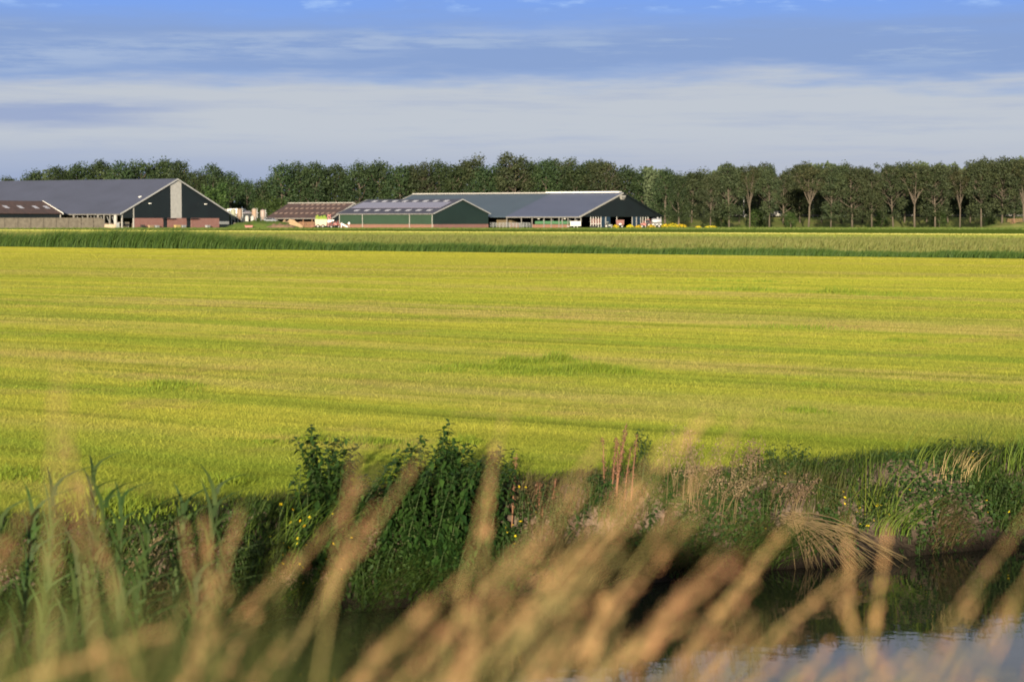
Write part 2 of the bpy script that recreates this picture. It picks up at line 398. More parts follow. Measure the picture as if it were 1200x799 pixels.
# ------------------------------------------------------------------ meadow grass
def visible_x(y, pad=1.06): return y * 600 / F * pad
def scatter_field(y0, y1, dens, hh, ww, per=1):
    n = int(dens * (y1 ** 2 - y0 ** 2) * .2572 * 1.06)
    y = np.sqrt(rng.uniform(y0 ** 2, y1 ** 2, n)); x = rng.uniform(-1, 1, n) * visible_x(y)
    u, v = xy_to_uv(x, y); s = x * LN.x + y * LN.y
    k = (v > 15.32) & (s < 113.5)
    x, y, v, s = x[k], y[k], v[k], s[k]; t = x * LD.x + y * LD.y; n = len(x)
    # sparser, shorter stubble along the mower tracks, tufts elsewhere
    f = fbm(s * .5, t * .03, 3); f2 = fbm(x * .8, y * .8, 3)
    hgt = hh * rng.uniform(.45, 1.25, n) * (.55 + .6 * f + .5 * f2)
    hgt = hgt * (1 + .5 * np.clip(1 - (v - 15.4) / .7, 0, 1))
    az_ = rng.uniform(0, 2 * math.pi, n); ln = hgt * rng.uniform(.5, 2.2, n)
    lean = np.stack([np.cos(az_) * ln + hgt * .4, np.sin(az_) * ln], 1)
    return blade_arrays(np.stack([x, y, np.zeros(n) - .004], 1), hgt, ww * rng.uniform(.6, 1.4, n), lean, 1.6, 2)
parts = [scatter_field(15, 26, 2100, .046, .0042), scatter_field(26, 45, 1000, .044, .0052), scatter_field(45, 80, 420, .040, .008), scatter_field(80, 195, 62, .034, .018)]
# a few taller leftover tufts the mower missed, the biggest in the middle of the view
def tuft(cx, cy, rx, ry, n, h, wid=.012):
    a = rng.normal(0, .5, (n, 2)); x = cx + a[:, 0] * rx * LD.x + a[:, 1] * ry * LN.x; y = cy + a[:, 0] * rx * LD.y + a[:, 1] * ry * LN.y
    hg = h * rng.uniform(.4, 1.1, n) * np.exp(-(a ** 2).sum(1) * .7) * np.clip(2.6 * fbm(x * 1.6 + 7, y * 1.3, 3) - .55, .12, 1.5); az_ = rng.uniform(0, 6.28, n); ln = hg * rng.uniform(.2, .9, n)
    return blade_arrays(np.stack([x, y, np.zeros(n)], 1), hg, np.full(n, wid), np.stack([np.cos(az_) * ln + .3 * hg, np.sin(az_) * ln], 1), 1.8, 3)
vv, ff, tt = join_np(parts)
tag(link('meadow_grass', np_mesh('meadow_grass', vv, ff, FIELD_BLADE, tt)), 'short mown yellow green grass of the wide meadow', 'grass', kind='stuff')
GREEN_TUFT = leafy('green_tuft', (.12, .185, .018), (.20, .25, .026), objrand=.1)
pp = []
Yc = CAMZ * F / (433 - 258)
for (px, py, rx, ry, n, h) in ((640, 428, 1.0, .5, 1900, .24), (590, 433, 1.3, .5, 1700, .17), (680, 434, 1.2, .5, 1700, .17), (545, 436, 1.0, .35, 900, .12), (720, 437, .9, .35, 800, .13), (625, 438, 1.2, .4, 1100, .12), (655, 424, .5, .3, 600, .2), (600, 425, .4, .25, 350, .16)):
    Yc = CAMZ * F / (py - 258); pp.append(tuft(X(px, Yc), Yc, rx, ry, n, h, .010))
for (px, py, rx, ry, n, h) in ((195, 452, .7, .3, 500, .12), (300, 518, .5, .25, 500, .13), (365, 518, .3, .2, 300, .12), (440, 520, .5, .3, 500, .12), (268, 567, .3, .2, 300, .12), (545, 520, .3, .2, 300, .12),
                            (180, 457, .9, .4, 500, .1), (940, 484, .5, .2, 400, .12), (1160, 471, .9, .3, 600, .13), (855, 340, 2.5, .7, 600, .2), (975, 343, 3, .7, 800, .2), (1045, 347, 2, .6, 400, .2),
                            (880, 330, 3, .6, 500, .2), (960, 452, .5, .25, 300, .1), (125, 600, .6, .5, 900, .2), (20, 560, .8, .4, 800, .15), (930, 385, 2, .6, 600, .16), (1060, 400, .6, .3, 300, .13)):
    Yc = CAMZ * F / (py - 258); pp.append(tuft(X(px, Yc), Yc, rx, ry, n, h, .010 * max(1, Yc / 30)))
vv, ff, tt = join_np(pp)
tag(link('grass_tufts', np_mesh('grass_tufts', vv, ff, GREEN_TUFT, tt)), 'taller dark green tufts the mower left standing in the meadow', 'grass', kind='stuff')

# the line of reeds and the crop behind it
REED = leafy('reed_leaf', (.022, .054, .010), (.060, .100, .018), objrand=0)
CROP = leafy('crop_leaf', (.155, .155, .048), (.10, .130, .030), objrand=0)
ta, tb = -158, 75
n = 70000
t = rng.uniform(ta, tb, n); s = 114.2 + rng.uniform(0, 2.6, n)
px_ = 600 + F * (t * LD.x + s * LN.x) / (t * LD.y + s * LN.y)
hg = np.interp(px_, [-60, 0, 60, 200, 260, 330, 420, 600, 1000, 1300], [1.0, 1.1, 1.35, 1.5, 1.4, .85, .62, .55, .42, .42])
cl = fbm(t * .22 + 3, s * .2, 3); cl2 = fbm(t * .9, s * .4 + 9, 2)
hg = hg * (.40 + .80 * cl + .55 * cl2) * rng.uniform(.65, 1.15, n)
k = rng.uniform(0, 1, n) < np.interp(hg, [.3, 1.0], [1, .8]); t, s, hg = t[k], s[k], hg[k]; n = len(t)
xy = np.stack([t * LD.x + s * LN.x, t * LD.y + s * LN.y], 1)
vv, ff, tt = blade_arrays(np.column_stack([xy, np.zeros(n)]), hg, rng.uniform(.03, .055, n), np.stack([hg * rng.uniform(.15, .75, n), rng.normal(0, .2, n) * hg], 1), 1.7, 3, azw=rng.normal(0, .5, n))
tag(link('reed_belt', np_mesh('reed_belt', vv, ff, REED, tt)), 'long belt of green reeds bending right between meadow and crop', 'reeds', kind='stuff')
n = 150000
d = np.sqrt(rng.uniform(105 ** 2, 430 ** 2, n)); x = rng.uniform(-1, 1, n) * visible_x(d); s = x * LN.x + d * LN.y; t = x * LD.x + d * LD.y
k = (s > 116.5) & (s < 238) & ((s < 227) | (rng.uniform(0, 1, n) < .3)); x, d, s, t = x[k], d[k], s[k], t[k]; n = len(x)
hg = .42 * rng.uniform(.6, 1.2, n) * (.75 + .5 * fbm(t * .1, s * .1, 3))
vv, ff, tt = blade_arrays(np.column_stack([x, d, np.zeros(n)]), hg, rng.uniform(.05, .12, n), np.stack([hg * rng.uniform(0, .7, n), rng.normal(0, .3, n) * hg], 1), 1.7, 2,
                          tint=np.clip(rng.normal(.4, .2, n) + (fbm(t * .04, s * .15, 3) - .5) * 1.6, 0, 1))
tag(link('crop', np_mesh('crop', vv, ff, CROP, tt)), 'olive yellow standing crop in the field behind the reeds', 'crop', kind='stuff')

# bright freshly mown strip and the green pastures beyond the crop
def far_blades(name, s0, s1, n, h, wid, mat, label):
    d = np.sqrt(rng.uniform(250 ** 2, 520 ** 2, n)); x = rng.uniform(-1, 1, n) * visible_x(d); s = x * LN.x + d * LN.y
    k = (s > s0) & (s < s1); x, d = x[k], d[k]; m_ = len(x); hg = h * rng.uniform(.5, 1.2, m_)
    v_, f_, t_ = blade_arrays(np.column_stack([x, d, np.zeros(m_)]), hg, wid * rng.uniform(.6, 1.4, m_), np.stack([hg * rng.uniform(-.2, .6, m_), 0 * hg], 1), 1.7, 2)
    tag(link(name, np_mesh(name, v_, f_, mat, t_)), label, 'grass', kind='stuff')
far_blades('mown_strip', 296, 313, 200000, .10, .16, leafy('strip_blade', (.36, .34, .10), (.42, .40, .12), transl=.2, objrand=0), 'narrow bright yellow mown strip before the farm')
far_blades('pasture_grass', 236, 284, 150000, .17, .16, leafy('pasture_blade', (.13, .165, .03), (.19, .20, .04), transl=.2, objrand=0), 'dull green grass between the crop and the bright strip')
# ------------------------------------------------------------------ farm: every building stands on one orthogonal plan
A2 = Vector((-.866, .5)); B2 = Vector((.5, .866)); ROT = R(60)
def solve(p0, d, px):
    k = (px - 600) / F
    return (k * p0.y - p0.x) / (d.x - k * d.y)
GREYROOF = solid('grey_roof_sheet', (.058, .064, .098), (.048, .053, .080), scale=.12, rough=.6, stripe=('Y', 2.2), bump=.25)
BLUEROOF = solid('blue_grey_roof_sheet', (.066, .078, .128), (.057, .068, .112), scale=.15, rough=.55, stripe=('Y', 2.2), bump=.25)
TEALROOF = solid('teal_grey_roof_sheet', (.046, .068, .092), (.040, .060, .082), scale=.15, rough=.55, stripe=('Y', 2.2), bump=.25)
BROWNROOF = solid('brown_tile_roof', (.078, .046, .040), (.046, .031, .030), scale=.6, rough=.8, stripe=('Y', 3), bump=.4)
DARKROOF = solid('dark_roof_sheet', (.045, .045, .066), (.035, .036, .052), scale=.3, rough=.6, stripe=('Y', 2.2), bump=.25)
SOLAR = solid('solar_panel', (.15, .135, .185), (.125, .115, .16), scale=.5, rough=.25, spec=.6)
DARKCLAD = solid('dark_wall_cladding', (.0075, .0135, .017), (.006, .010, .0135), scale=.2, rough=.6, stripe=('X', 2.5), bump=.35)
GREENCLAD = solid('green_wall_cladding', (.011, .027, .024), (.009, .022, .020), scale=.2, rough=.6, stripe=('X', 1.5), bump=.5)
GREENSIDE = solid('green_side_cladding', (.016, .040, .022), (.013, .033, .018), scale=.2, rough=.6, stripe=('Y', 1.5), bump=.4)
BLUEDOOR = solid('blue_door_sheet', (.018, .040, .070), (.014, .032, .058), scale=.3, rough=.5)
BRICK = solid('red_brick', (.22, .098, .088), (.17, .075, .069), scale=.7, rough=.9, brick=(R(90), 0, 0))
BRICK_SIDE = solid('red_brick_side', (.17, .085, .062), (.14, .07, .052), scale=.7, rough=.9, brick=(R(90), 0, R(90)))
WHITE = solid('white_paint', (.66, .65, .63), (.56, .55, .52), scale=1.2, rough=.5)
GREYT = solid('dull_grey_post', (.17, .165, .155), (.12, .115, .11), scale=1.2, rough=.7)
TRIM = solid('pale_trim', (.34, .33, .31), (.27, .26, .25), scale=1.2, rough=.6)
PANEL = solid('translucent_sheet', (.36, .355, .345), (.29, .285, .28), scale=.8, rough=.5, stripe=('X', 2), bump=.2)
STEEL = solid('galvanised_steel', (.32, .33, .34), (.24, .25, .26), scale=2, rough=.45, metal=.3)
WOOD = solid('weathered_timber', (.22, .12, .07), (.12, .07, .045), scale=3, rough=.85)
BLACK = solid('black_rubber', (.018, .018, .02), rough=.8)
CONC = solid('stained_concrete', (.165, .145, .115), (.105, .090, .072), scale=.9, rough=.95, bump=.2)
REDP = solid('red_machine_paint', (.22, .04, .032), (.15, .032, .026), scale=2, rough=.45)
SKYL = solid('roof_light_sheet', (.36, .36, .40), (.28, .28, .32), scale=2, rough=.4)
CURT = solid('green_curtain', (.045, .125, .060), (.038, .105, .05), scale=1, rough=.8)
EARTH = solid('bare_earth', (.17, .105, .065), (.11, .075, .05), scale=1.5, rough=.95, bump=.3)
SANDM = solid('pale_sand', (.28, .20, .12), (.20, .14, .085), scale=1.5, rough=.95, bump=.3)
GLASS = solid('dark_glass', (.02, .025, .03), rough=.1, spec=.6)

VERGE = solid('verge_paint', (.36, .36, .365), (.30, .30, .305), scale=1.2, rough=.5)
class Barn:
    def __init__(s, name, label, px, Y, pxr, pxl, eave_py, ridge_py, flip=False):
        s.p0 = Vector((X(px, Y), Y)); s.Y = Y
        s.a, s.b, rz = (A2, B2, ROT)
        s.W = solve(s.p0, s.b, pxr); s.L = solve(s.p0, s.a, pxl)
        s.ze = Z(eave_py, Y); s.zr = Z(ridge_py, Y + s.b.y * s.W / 2)
        s.root = thing(name, label, 'barn', (s.p0.x, s.p0.y, 0), rz)
        s.sl = (s.zr - s.ze) / (s.W / 2)
    def lx(s, px): return solve(s.p0, s.b, px)
    def ly(s, px): return solve(s.p0, s.a, px)
    def gz(s, py, x=None): return Z(py, s.Y + s.b.y * (s.W / 2 if x is None else x))
    def roofz(s, x): return s.ze + s.sl * (x if x <= s.W / 2 else s.W - x)
    def gable(s, x0, x1, zb, mat, y=0.0, th=.2, name='gable_wall'):
        pts = [(x0, y, zb), (x1, y, zb), (x1, y, s.roofz(x1))] + ([(s.W / 2, y, s.zr)] if x0 < s.W / 2 < x1 else []) + [(x0, y, s.roofz(x0))]
        return MB().prism(pts, (0, th, 0)).build(name, mat, s.root)
    def slab(s, y0, y1, mat, th=.18, drop=0, name='roof', over=.5, sides=(0, 1)):
        m = MB(); W = s.W; e = over
        for side in sides:
            if side == 0: p = [(-e, y0, s.ze - e * s.sl + .05 - drop), (W / 2, y0, s.zr + .05 - drop), (W / 2, y0, s.zr + .05 + th - drop), (-e, y0, s.ze - e * s.sl + .05 + th - drop)]
            else: p = [(W + e, y0, s.ze - e * s.sl + .05 - drop), (W / 2 + .003, y0, s.zr + .05 - drop), (W / 2 + .003, y0, s.zr + .05 + th - drop), (W + e, y0, s.ze - e * s.sl + .05 + th - drop)]
            m.prism(p, (0, y1 - y0, 0))
        return m.build(name, mat, s.root)
    def verge(s, side, mat, y=-.55, w=.55, th=.12, name='verge_board'):
        e = .52; W = s.W
        xa, xb = ((-e, W / 2 - .01) if side == 0 else (W + e, W / 2 + .01))
        za = s.ze - e * s.sl + .26; zb = s.zr + .26
        return MB().prism([(xa, y, za - w), (xb, y, zb - w), (xb, y, zb), (xa, y, za)], (0, th, 0)).build(name, mat, s.root)
    def on_slope(s, x0, x1, y0, y1, off=.3, th=.05):
        z0, z1 = s.roofz(x0) + off, s.roofz(x1) + off
        return MB().prism([(x0, y0, z0), (x1, y0, z1), (x1, y0, z1 + th), (x0, y0, z0 + th)], (0, y1 - y0, 0))
    def box(s, name, mat, *a): return MB().box(*a).build(name, mat, s.root)

# --- big grey-roofed barn on the left
b1 = Barn('dairy_barn', 'large grey roofed barn with dark gable and pale vertical light panel, left in the photo', 142, 575, 269.5, -75, 250.2, 210.4)
L, W = b1.L, b1.W
b1.slab(-.45, L, GREYROOF); b1.verge(0, VERGE, w=.42); b1.verge(1, VERGE, w=.36)
xb0, xb1 = b1.lx(158), b1.lx(257.3); zb = b1.gz(255.6, xb0)
xp0, xp1 = b1.lx(201), b1.lx(213.6)
b1.gable(.1, xp0 - .01, zb, DARKCLAD); b1.gable(xp1 + .01, W - .1, zb, DARKCLAD)
b1.gable(xp0, xp1, zb, PANEL, y=-.03, th=.2, name='light_panel')
d1, d2, d3, d4 = b1.lx(192), b1.lx(197), b1.lx(219.3), b1.lx(224.3)
m = MB().box(xb0, d1, -.05, .25, 0, zb - .02).box(d2, d3, -.05, .25, 0, zb - .02).box(d4, xb1, -.05, .25, 0, zb - .02)
m.build('brick_wall', BRICK, b1.root)
for da, db in ((d1, d2), (d3, d4)):
    b1.box('door', DARKCLAD, da + .02, db - .02, .05, .15, 0, zb - .06)
    b1.box('door_canopy', DARKCLAD, da - .4, db + 3.2, -.7, -.06, zb - .28, zb - .12)
b1.box('end_wall', DARKCLAD, xb1 + .02, W - .05, 0, .2, 0, zb - .01)
b1.box('light_band', STEEL, xb1 + .05, W - .3, -.06, -.01, 1.0, 1.9)
for px in (143.5, 157): b1.box('post', TRIM, b1.lx(px), b1.lx(px) + .35, -.08, .2, 0, b1.roofz(max(.2, b1.lx(px))) - .1)
for px, py in ((176, 238.6), (241.2, 239.4)):
    xx = b1.lx(px); zz = b1.gz(py, xx); MB().box(xx - .4, xx + .4, -.5, -.02, zz - .12, zz + .16).build('wall_lamp', WHITE, b1.root, bevel=.03)
b1.on_slope(b1.lx(163) * .55 + 6.6, b1.lx(163) * .55 + 7.2, 1.8, 2.6, off=.3, th=.2).build('roof_hatch', WHITE, b1.root)
b1.box('far_wall', DARKCLAD, W - .25, W - .05, .25, L, 0, b1.ze); b1.gable(.1, W - .1, 0, DARKCLAD, y=L - .5, name='back_gable')
b1.box('feed_wall', solid('dim_inner_wall', (.10, .085, .07), rough=.9), 14, 14.2, 1, L - 1, 0, 4.2)
b1.box('eave_beam', GREYT, -.2, .1, .2, L, b1.ze - .45, b1.ze - .1)
for px, ww in ((137.2, .9), (130, .3), (123, .3), (116.4, .55), (104, .35), (88, .55), (72, .5), (55, .4), (38, .4)):
    yy = b1.ly(px); b1.box('post', TRIM if ww > .8 else GREYT, -.05, .3, yy, yy + ww, 0, b1.ze - .46)
m = MB()
for px in (80, 92, 98, 108, 112, 120, 127, 133):
    yy = b1.ly(px); m.tube([(1.5, yy, .3), (1.5, yy + 1.6, 3.4)], .09, 5)
m.build('brace', STEEL, b1.root)
b1.box('kerb_wall', solid('warm_concrete', (.40, .30, .22), rough=.9), -.3, .0, b1.ly(136.5), b1.ly(124), 0, 1.1)
b1.box('gate', STEEL, -.35, -.3, b1.ly(141.6), b1.ly(138.6), 0, 1.6)

# --- low brown-roofed shed at the very left: its ridge runs across the others
p0 = Vector((X(72, 573), 573)); ze = Z(250, 573)
hw = None
for t in np.arange(2, 30, .05):
    q = p0 + A2 * t
    if 600 + F * q.x / q.y < 50.2: hw = t; break
q = p0 + A2 * hw; zr = Z(236.3, q.y)
sh = thing('shed', 'low brown roofed shed with white roof edge in front of the big left barn', 'shed', (p0.x, p0.y, 0), ROT)
Ls = -46
MB().prism([(.4, -.5, ze - .2), (.4, hw, zr), (.4, hw, zr + .15), (.4, -.5, ze - .05)], (Ls, 0, 0)).prism([(.4, 2 * hw + .5, ze - .2), (.4, hw + .003, zr), (.4, hw + .003, zr + .15), (.4, 2 * hw + .5, ze - .05)], (Ls, 0, 0)).build('roof', BROWNROOF, sh)
MB().prism([(.41, -.6, ze - .35), (.41, hw, zr - .1), (.41, hw, zr + .28), (.41, -.6, ze + .12)], (.12, 0, 0)).build('verge_board', WHITE, sh)
MB().box(Ls, 0, .0, .2, 1.6, ze - .1).box(Ls, 0, .02, .18, 0, 1.59).build('side_wall', DARKCLAD, sh)
MB().box(-.25, 0, -.15, 0, 0, ze - .2).build('corner_post', TRIM, sh)
MB().prism([(.1, .2, 0), (.1, 2 * hw, 0), (.1, 2 * hw, ze - .1), (.1, hw, zr - .1), (.1, .2, ze - .1)], (-.2, 0, 0)).build('gable_wall', DARKCLAD, sh)
gsl = (zr - ze) / hw; sme = None
for px in (8.5, 25.5, 43, 55.5):
    # a roof light half way up the slope
    yy = hw * .46; best = min(np.arange(-45, 0, .1), key=lambda t: abs(600 + F * (p0 + B2 * t + A2 * yy).x / (p0 + B2 * t + A2 * yy).y - px))
    m = MB().prism([(best - .8, yy - .8, ze - .05 + gsl * (yy - .4)), (best + .8, yy - .8, ze - .05 + gsl * (yy - .4)), (best + .8, yy + .8, ze - .05 + gsl * (yy + 1.2)), (best - .8, yy + .8, ze - .05 + gsl * (yy + 1.2))], (0, 0, .05))
    m.build('skylight', SKYL, sh)

# --- long concrete silage wall in front of them
Yw = 556
q = Vector((X(123, Yw), Yw)); q2 = Vector((X(-25, 524), 524)) - q; wl = thing('concrete_wall', 'long stained pale concrete wall in front of the left barn', 'wall', (q.x, q.y, 0), math.atan2(q2.y, q2.x))
zt = Z(255.2, Yw); n = 11
MB().prism([(0, 0, 0), (46, 0, 0), (46, 0, zt - .1), (1.2, 0, zt), (0, 0, zt - .6)], (0, -.3, 0)).build('panel', CONC, wl)
for k in range(1, 11): MB().box(k * 4.2, k * 4.2 + .06, .3, .34, 0, zt - .02).build('joint', solid('joint_%d' % k, (.14, .12, .1), rough=.9) if k == 1 else bpy.data.materials['joint_1'], wl)

# --- brown tiled barn in the middle distance
b2 = Barn('tile_roofed_barn', 'open fronted barn with long brown tiled roof behind the colourful wagon', 389, 612, 414, 300, 255.6, 240)
q = b2.p0; 
def barn2():
    b = b2
    x = solve(b.p0, b.b, 414.5); b.W = 2 * x; b.zr = Z(238.8, b.p0.y + b.b.y * x); b.sl = (b.zr - b.ze) / x
    b.L = solve(b.p0, b.a, 312.5)
    b.slab(-.4, b.L, BROWNROOF); b.verge(0, TRIM, w=.4); b.verge(1, TRIM, w=.4)
    b.box('ridge_cap', TRIM, b.W / 2 - .35, b.W / 2 + .35, -.3, b.L, b.zr + .2, b.zr + .42)
    b.gable(.1, b.W - .1, 0, DARKCLAD); b.gable(.1, b.W - .1, 0, DARKCLAD, y=b.L - .3, name='back_gable')
    b.box('far_wall', DARKCLAD, b.W - .3, b.W - .1, .2, b.L - .3, 0, b.ze)
    b.box('inner_wall', DARKCLAD, 6, 6.2, .3, b.L - .4, 0, b.ze)
    b.box('eave_board', GREYT, -.62, -.5, 0, b.L, b.ze - .3, b.ze - .02)
    for k in range(8): yy = .4 + k * (b.L - 1) / 7; b.box('post', WOOD, 0, .25, yy, yy + .25, 0, b.ze - .1)
    me = None
    for frac in (.28, .62, .88):
        for k in range(12 if frac < .8 else 9):
            yy = 1.2 + (k + (.4 if frac > .5 else 0)) * b.L / 12.5; xx = frac * b.W / 2
            if yy > b.L - 1.5: continue
            if me is None: o = b.on_slope(-.5, .5, 0, .9, off=-b.ze, th=.05).build('skylight', SKYB, b.root); me = o.data
            else: o = link('skylight', me, b.root)
            o.location = (xx, yy, b.roofz(xx) + .27)
SKYB = solid('mossy_roof_light', (.24, .16, .12), (.17, .12, .1), scale=2, rough=.6)
barn2()

# --- green barn with the solar panels
b3 = Barn('solar_barn', 'green clad barn with solar panels on its roof and red brick plinth', 508, 572, 572.3, 397.6, 250.3, 234.2)
L, W = b3.L, b3.W; zp = Z(262.9, 572)
b3.slab(-.4, L + .3, DARKROOF); b3.verge(0, VERGE, w=.3); b3.verge(1, VERGE, w=.3)
b3.verge(0, TRIM, y=L + .32, w=.4)
b3.gable(.05, W - .05, zp, GREENCLAD); b3.box('brick_plinth', BRICK, .0, W, -.06, .2, 0, zp - .02)
b3.box('side_wall', GREENSIDE, .0, .2, .23, L, zp, b3.ze - .05); b3.box('brick_plinth', BRICK_SIDE, -.06, .2, .23, L, 0, zp - .02)
b3.gable(.05, W - .05, 0, DARKCLAD, y=L - .2, name='back_gable'); b3.box('far_wall', GREENSIDE, W - .25, W - .05, .25, L - .25, 0, b3.ze - .05)
b3.box('gutter', GREYT, -.68, -.5, -.3, L, b3.ze - .28, b3.ze - .06)
for px in (398.6, 425.5, 480.5, 507): yy = max(.05, b3.ly(px)); MB().tube([(-.2, yy, 0), (-.2, yy, b3.ze - .1)], .09, 6).build('downpipe', TRIM, b3.root)
h2 = W / 2
sol = b3.on_slope(h2 * .33, h2 * .74, .8, L - .8, off=.3, th=.1); sol.build('solar_array', SOLAR, b3.root)
me = None
for frac, k0 in ((.17, .0), (.85, .2)):
    for k in range(8):
        yy = 2.2 + (k + k0) * (L - 4) / 8; xx = frac * h2
        if me is None:
            o = b3.on_slope(-.75, .75, 0, 1.5, off=-b3.ze, th=.06).build('skylight', SKYL, b3.root); me = o.data
        else: o = link('skylight', me, b3.root)
        o.location = (xx, yy, b3.roofz(xx) + .28)

# --- the long barn on the right
b4 = Barn('cattle_barn', 'long blue grey roofed cattle barn with white ridge vent and black open gable', 678.5, 590, 775, 470, 253.9, 226.4)
W = b4.W; ridge0 = Vector((b4.p0.x + b4.b.x * W / 2, b4.p0.y + b4.b.y * W / 2)); L = solve(ridge0, b4.a, 485); b4.L = L
Lf = b4.ly(594)
b4.slab(-.5, Lf, BLUEROOF, name='roof'); o = b4.slab(Lf + .01, L, TEALROOF, drop=.14, name='roof'); o['label'] = 'duller teal grey rear roof section'
rz0 = Z(223.9, ridge0.y); 
lm = solve(ridge0, b4.a, 641)
b4.box('ridge_vent', WHITE, W / 2 - .9, W / 2 + .9, .6, lm, b4.zr + .15, rz0 - .1); b4.box('ridge_vent', TRIM, W / 2 - .8, W / 2 + .8, lm + .02, L, b4.zr + .05, rz0 - .25)
b4.verge(0, TRIM, w=.5); b4.verge(1, DARKCLAD, w=.4); b4.verge(0, TRIM, y=L + .02, w=.5)
zl = b4.gz(254.4, 0) + .1
b4.gable(.1, W - .1, zl, DARKCLAD)
b4.gable(.1, W - .1, 0, DARKCLAD, y=L - .3, name='back_gable'); b4.box('far_wall', DARKCLAD, W - .3, W - .1, .3, L - .3, 0, b4.ze - .1)
b4.box('inner_wall', DARKCLAD, W * .45, W * .45 + .2, 2.5, L - 1, 0, b4.ze + 2)
cx = b4.lx(728); zt, zb_ = b4.gz(226.8, cx), b4.gz(234, cx); hwv = (b4.lx(731) - b4.lx(725)) / 2
vent = MB().prism([(cx - hwv, -.7, zt - .6), (cx + hwv, -.7, zt - .6), (cx + hwv * .35, -.7, zb_), (cx - hwv * .35, -.7, zb_)], (0, .68, 0)).build('apex_vent', TRIM, b4.root)
m = MB()
for f_ in (.28, .52, .76): m.box(cx - hwv * (1 - f_ * .65), cx + hwv * (1 - f_ * .65), -.74, -.705, zt - .9 + (zb_ - zt + .9) * f_ - .09, zt - .9 + (zb_ - zt + .9) * f_ + .09)
m.build('slat', GREYT, vent)
def bay(name, mat, pa, pb, z0, z1, y0=.02, y1=.15): return b4.box(name, mat, b4.lx(pa), b4.lx(pb), y0, y1, z0, z1)
bay('brick_panel', BRICK, 692.3, 703.6, .9, zl - .6)
for px in (692, 695, 698, 701, 704): xx = b4.lx(px); b4.box('door_rail', WHITE, xx - .12, xx + .12, -.08, .0, .1, zl - .02)
b4.box('door_rail', WHITE, b4.lx(692), b4.lx(704), -.1, -.085, zl - 2.2, zl - 2.0)
bay('blue_door', BLUEDOOR, 704.4, 715, .0, zl - .02); bay('blue_door', BLUEDOOR, 741, 750, 0, zl - .02)
for px in (680.5, 709.5, 722.5, 740.5, 745.5, 750.5, 774): xx = b4.lx(px); b4.box('post', TRIM, xx - .18, xx + .18, -.1, .01, 0, zl - .02)
bay('brick_panel', BRICK, 753, 766, .5, zl - 1.2)
for px in (753, 756, 759): xx = b4.lx(px); b4.box('door_rail', WHITE, xx - .12, xx + .12, -.08, .0, .1, zl - .02)
# its open long side
b4.box('eave_board', GREYT, -.68, -.5, -.4, Lf, b4.ze - .34, b4.ze - .05)
b4.box('brick_plinth', BRICK_SIDE, -.05, .2, b4.ly(667), b4.ly(624), 0, 1.0); b4.box('curtain', CURT, -.02, .1, b4.ly(667), b4.ly(627), 1.12, 2.0)
for px in (594, 611, 623.5, 637.5, 646, 655, 659, 665.5, 674): yy = b4.ly(px); b4.box('post', GREYT, -.1, .15, yy - .12, yy + .12, 0, b4.ze - .36)
for px in (631, 642, 650, 652.5, 662, 670):
    yy = b4.ly(px); b4.box('stall_post', STEEL, 3, 3.12, yy - .1, yy + .1, .3, 3.3)
b4.box('brick_plinth', BRICK_SIDE, -.05, .15, b4.ly(608), b4.ly(598), 0, 1.35)
g = MB()
ya, yb = b4.ly(622), b4.ly(575)
for zz in (.4, .75, 1.1, 1.45): g.box(-.5, -.44, ya, yb, zz - .06, zz + .06)
for k in range(13): yy = ya + (yb - ya) * k / 12; g.box(-.52, -.42, yy - .06, yy + .06, 0, 1.55)
g.build('rail_gate', STEEL, b4.root)
b4.box('hay_stack', solid('stacked_hay', (.12, .09, .05), (.07, .055, .035), scale=2, rough=.95, bump=.6, bscale=6), 4, 8, b4.ly(592), b4.ly(574), 0, 3.6)
for px in (629.5, 660): MB().lathe([(.35, -.3), (.5, -.1), (.5, .1), (.35, .3)], 10, (1, b4.ly(px), 3.0), 'X').build('fan', WHITE, b4.root)

# --- pale low building and feed silos between the barns
q = Vector((X(320, 668), 668)); lo = thing('storage_building', 'low dark storage building with pale roof behind the feed silos', 'building', (q.x, q.y, 0), R(176))
le = (320 - 258) / F * 668
MB().box(0, le, -7, 0, 0, Z(251, 668)).build('wall', DARKCLAD, lo)
zz = Z(248.5, 668)
MB().prism([(-.3, .4, zz - .5), (-.3, -3.5, zz + .25), (-.3, -3.5, zz + .4), (-.3, .4, zz - .3)], (le * .58, 0, 0)).build('roof', solid('weathered_pale_roof', (.22, .2, .22), rough=.8), lo)
MB().box(le * .58 + .1, le + 2, -6.5, .5, zz - .6, Z(244.6, 668)).build('roof_fascia', WHITE, lo)
silos = [(274, 245, 'pale green feed silo with white cone, leftmost of the four silos', (.23, .25, .17), (.20, .19, .15)), (281.5, 244.4, 'tan feed silo beside the pale green silo', (.21, .145, .105), (.17, .12, .09)),
         (298.6, 244.2, 'rusty orange topped feed silo, third of the four', (.25, .15, .09), (.24, .21, .19)), (308.6, 245.6, 'pinkish white feed silo nearest the brown tiled barn', (.28, .23, .21), (.21, .16, .145))]
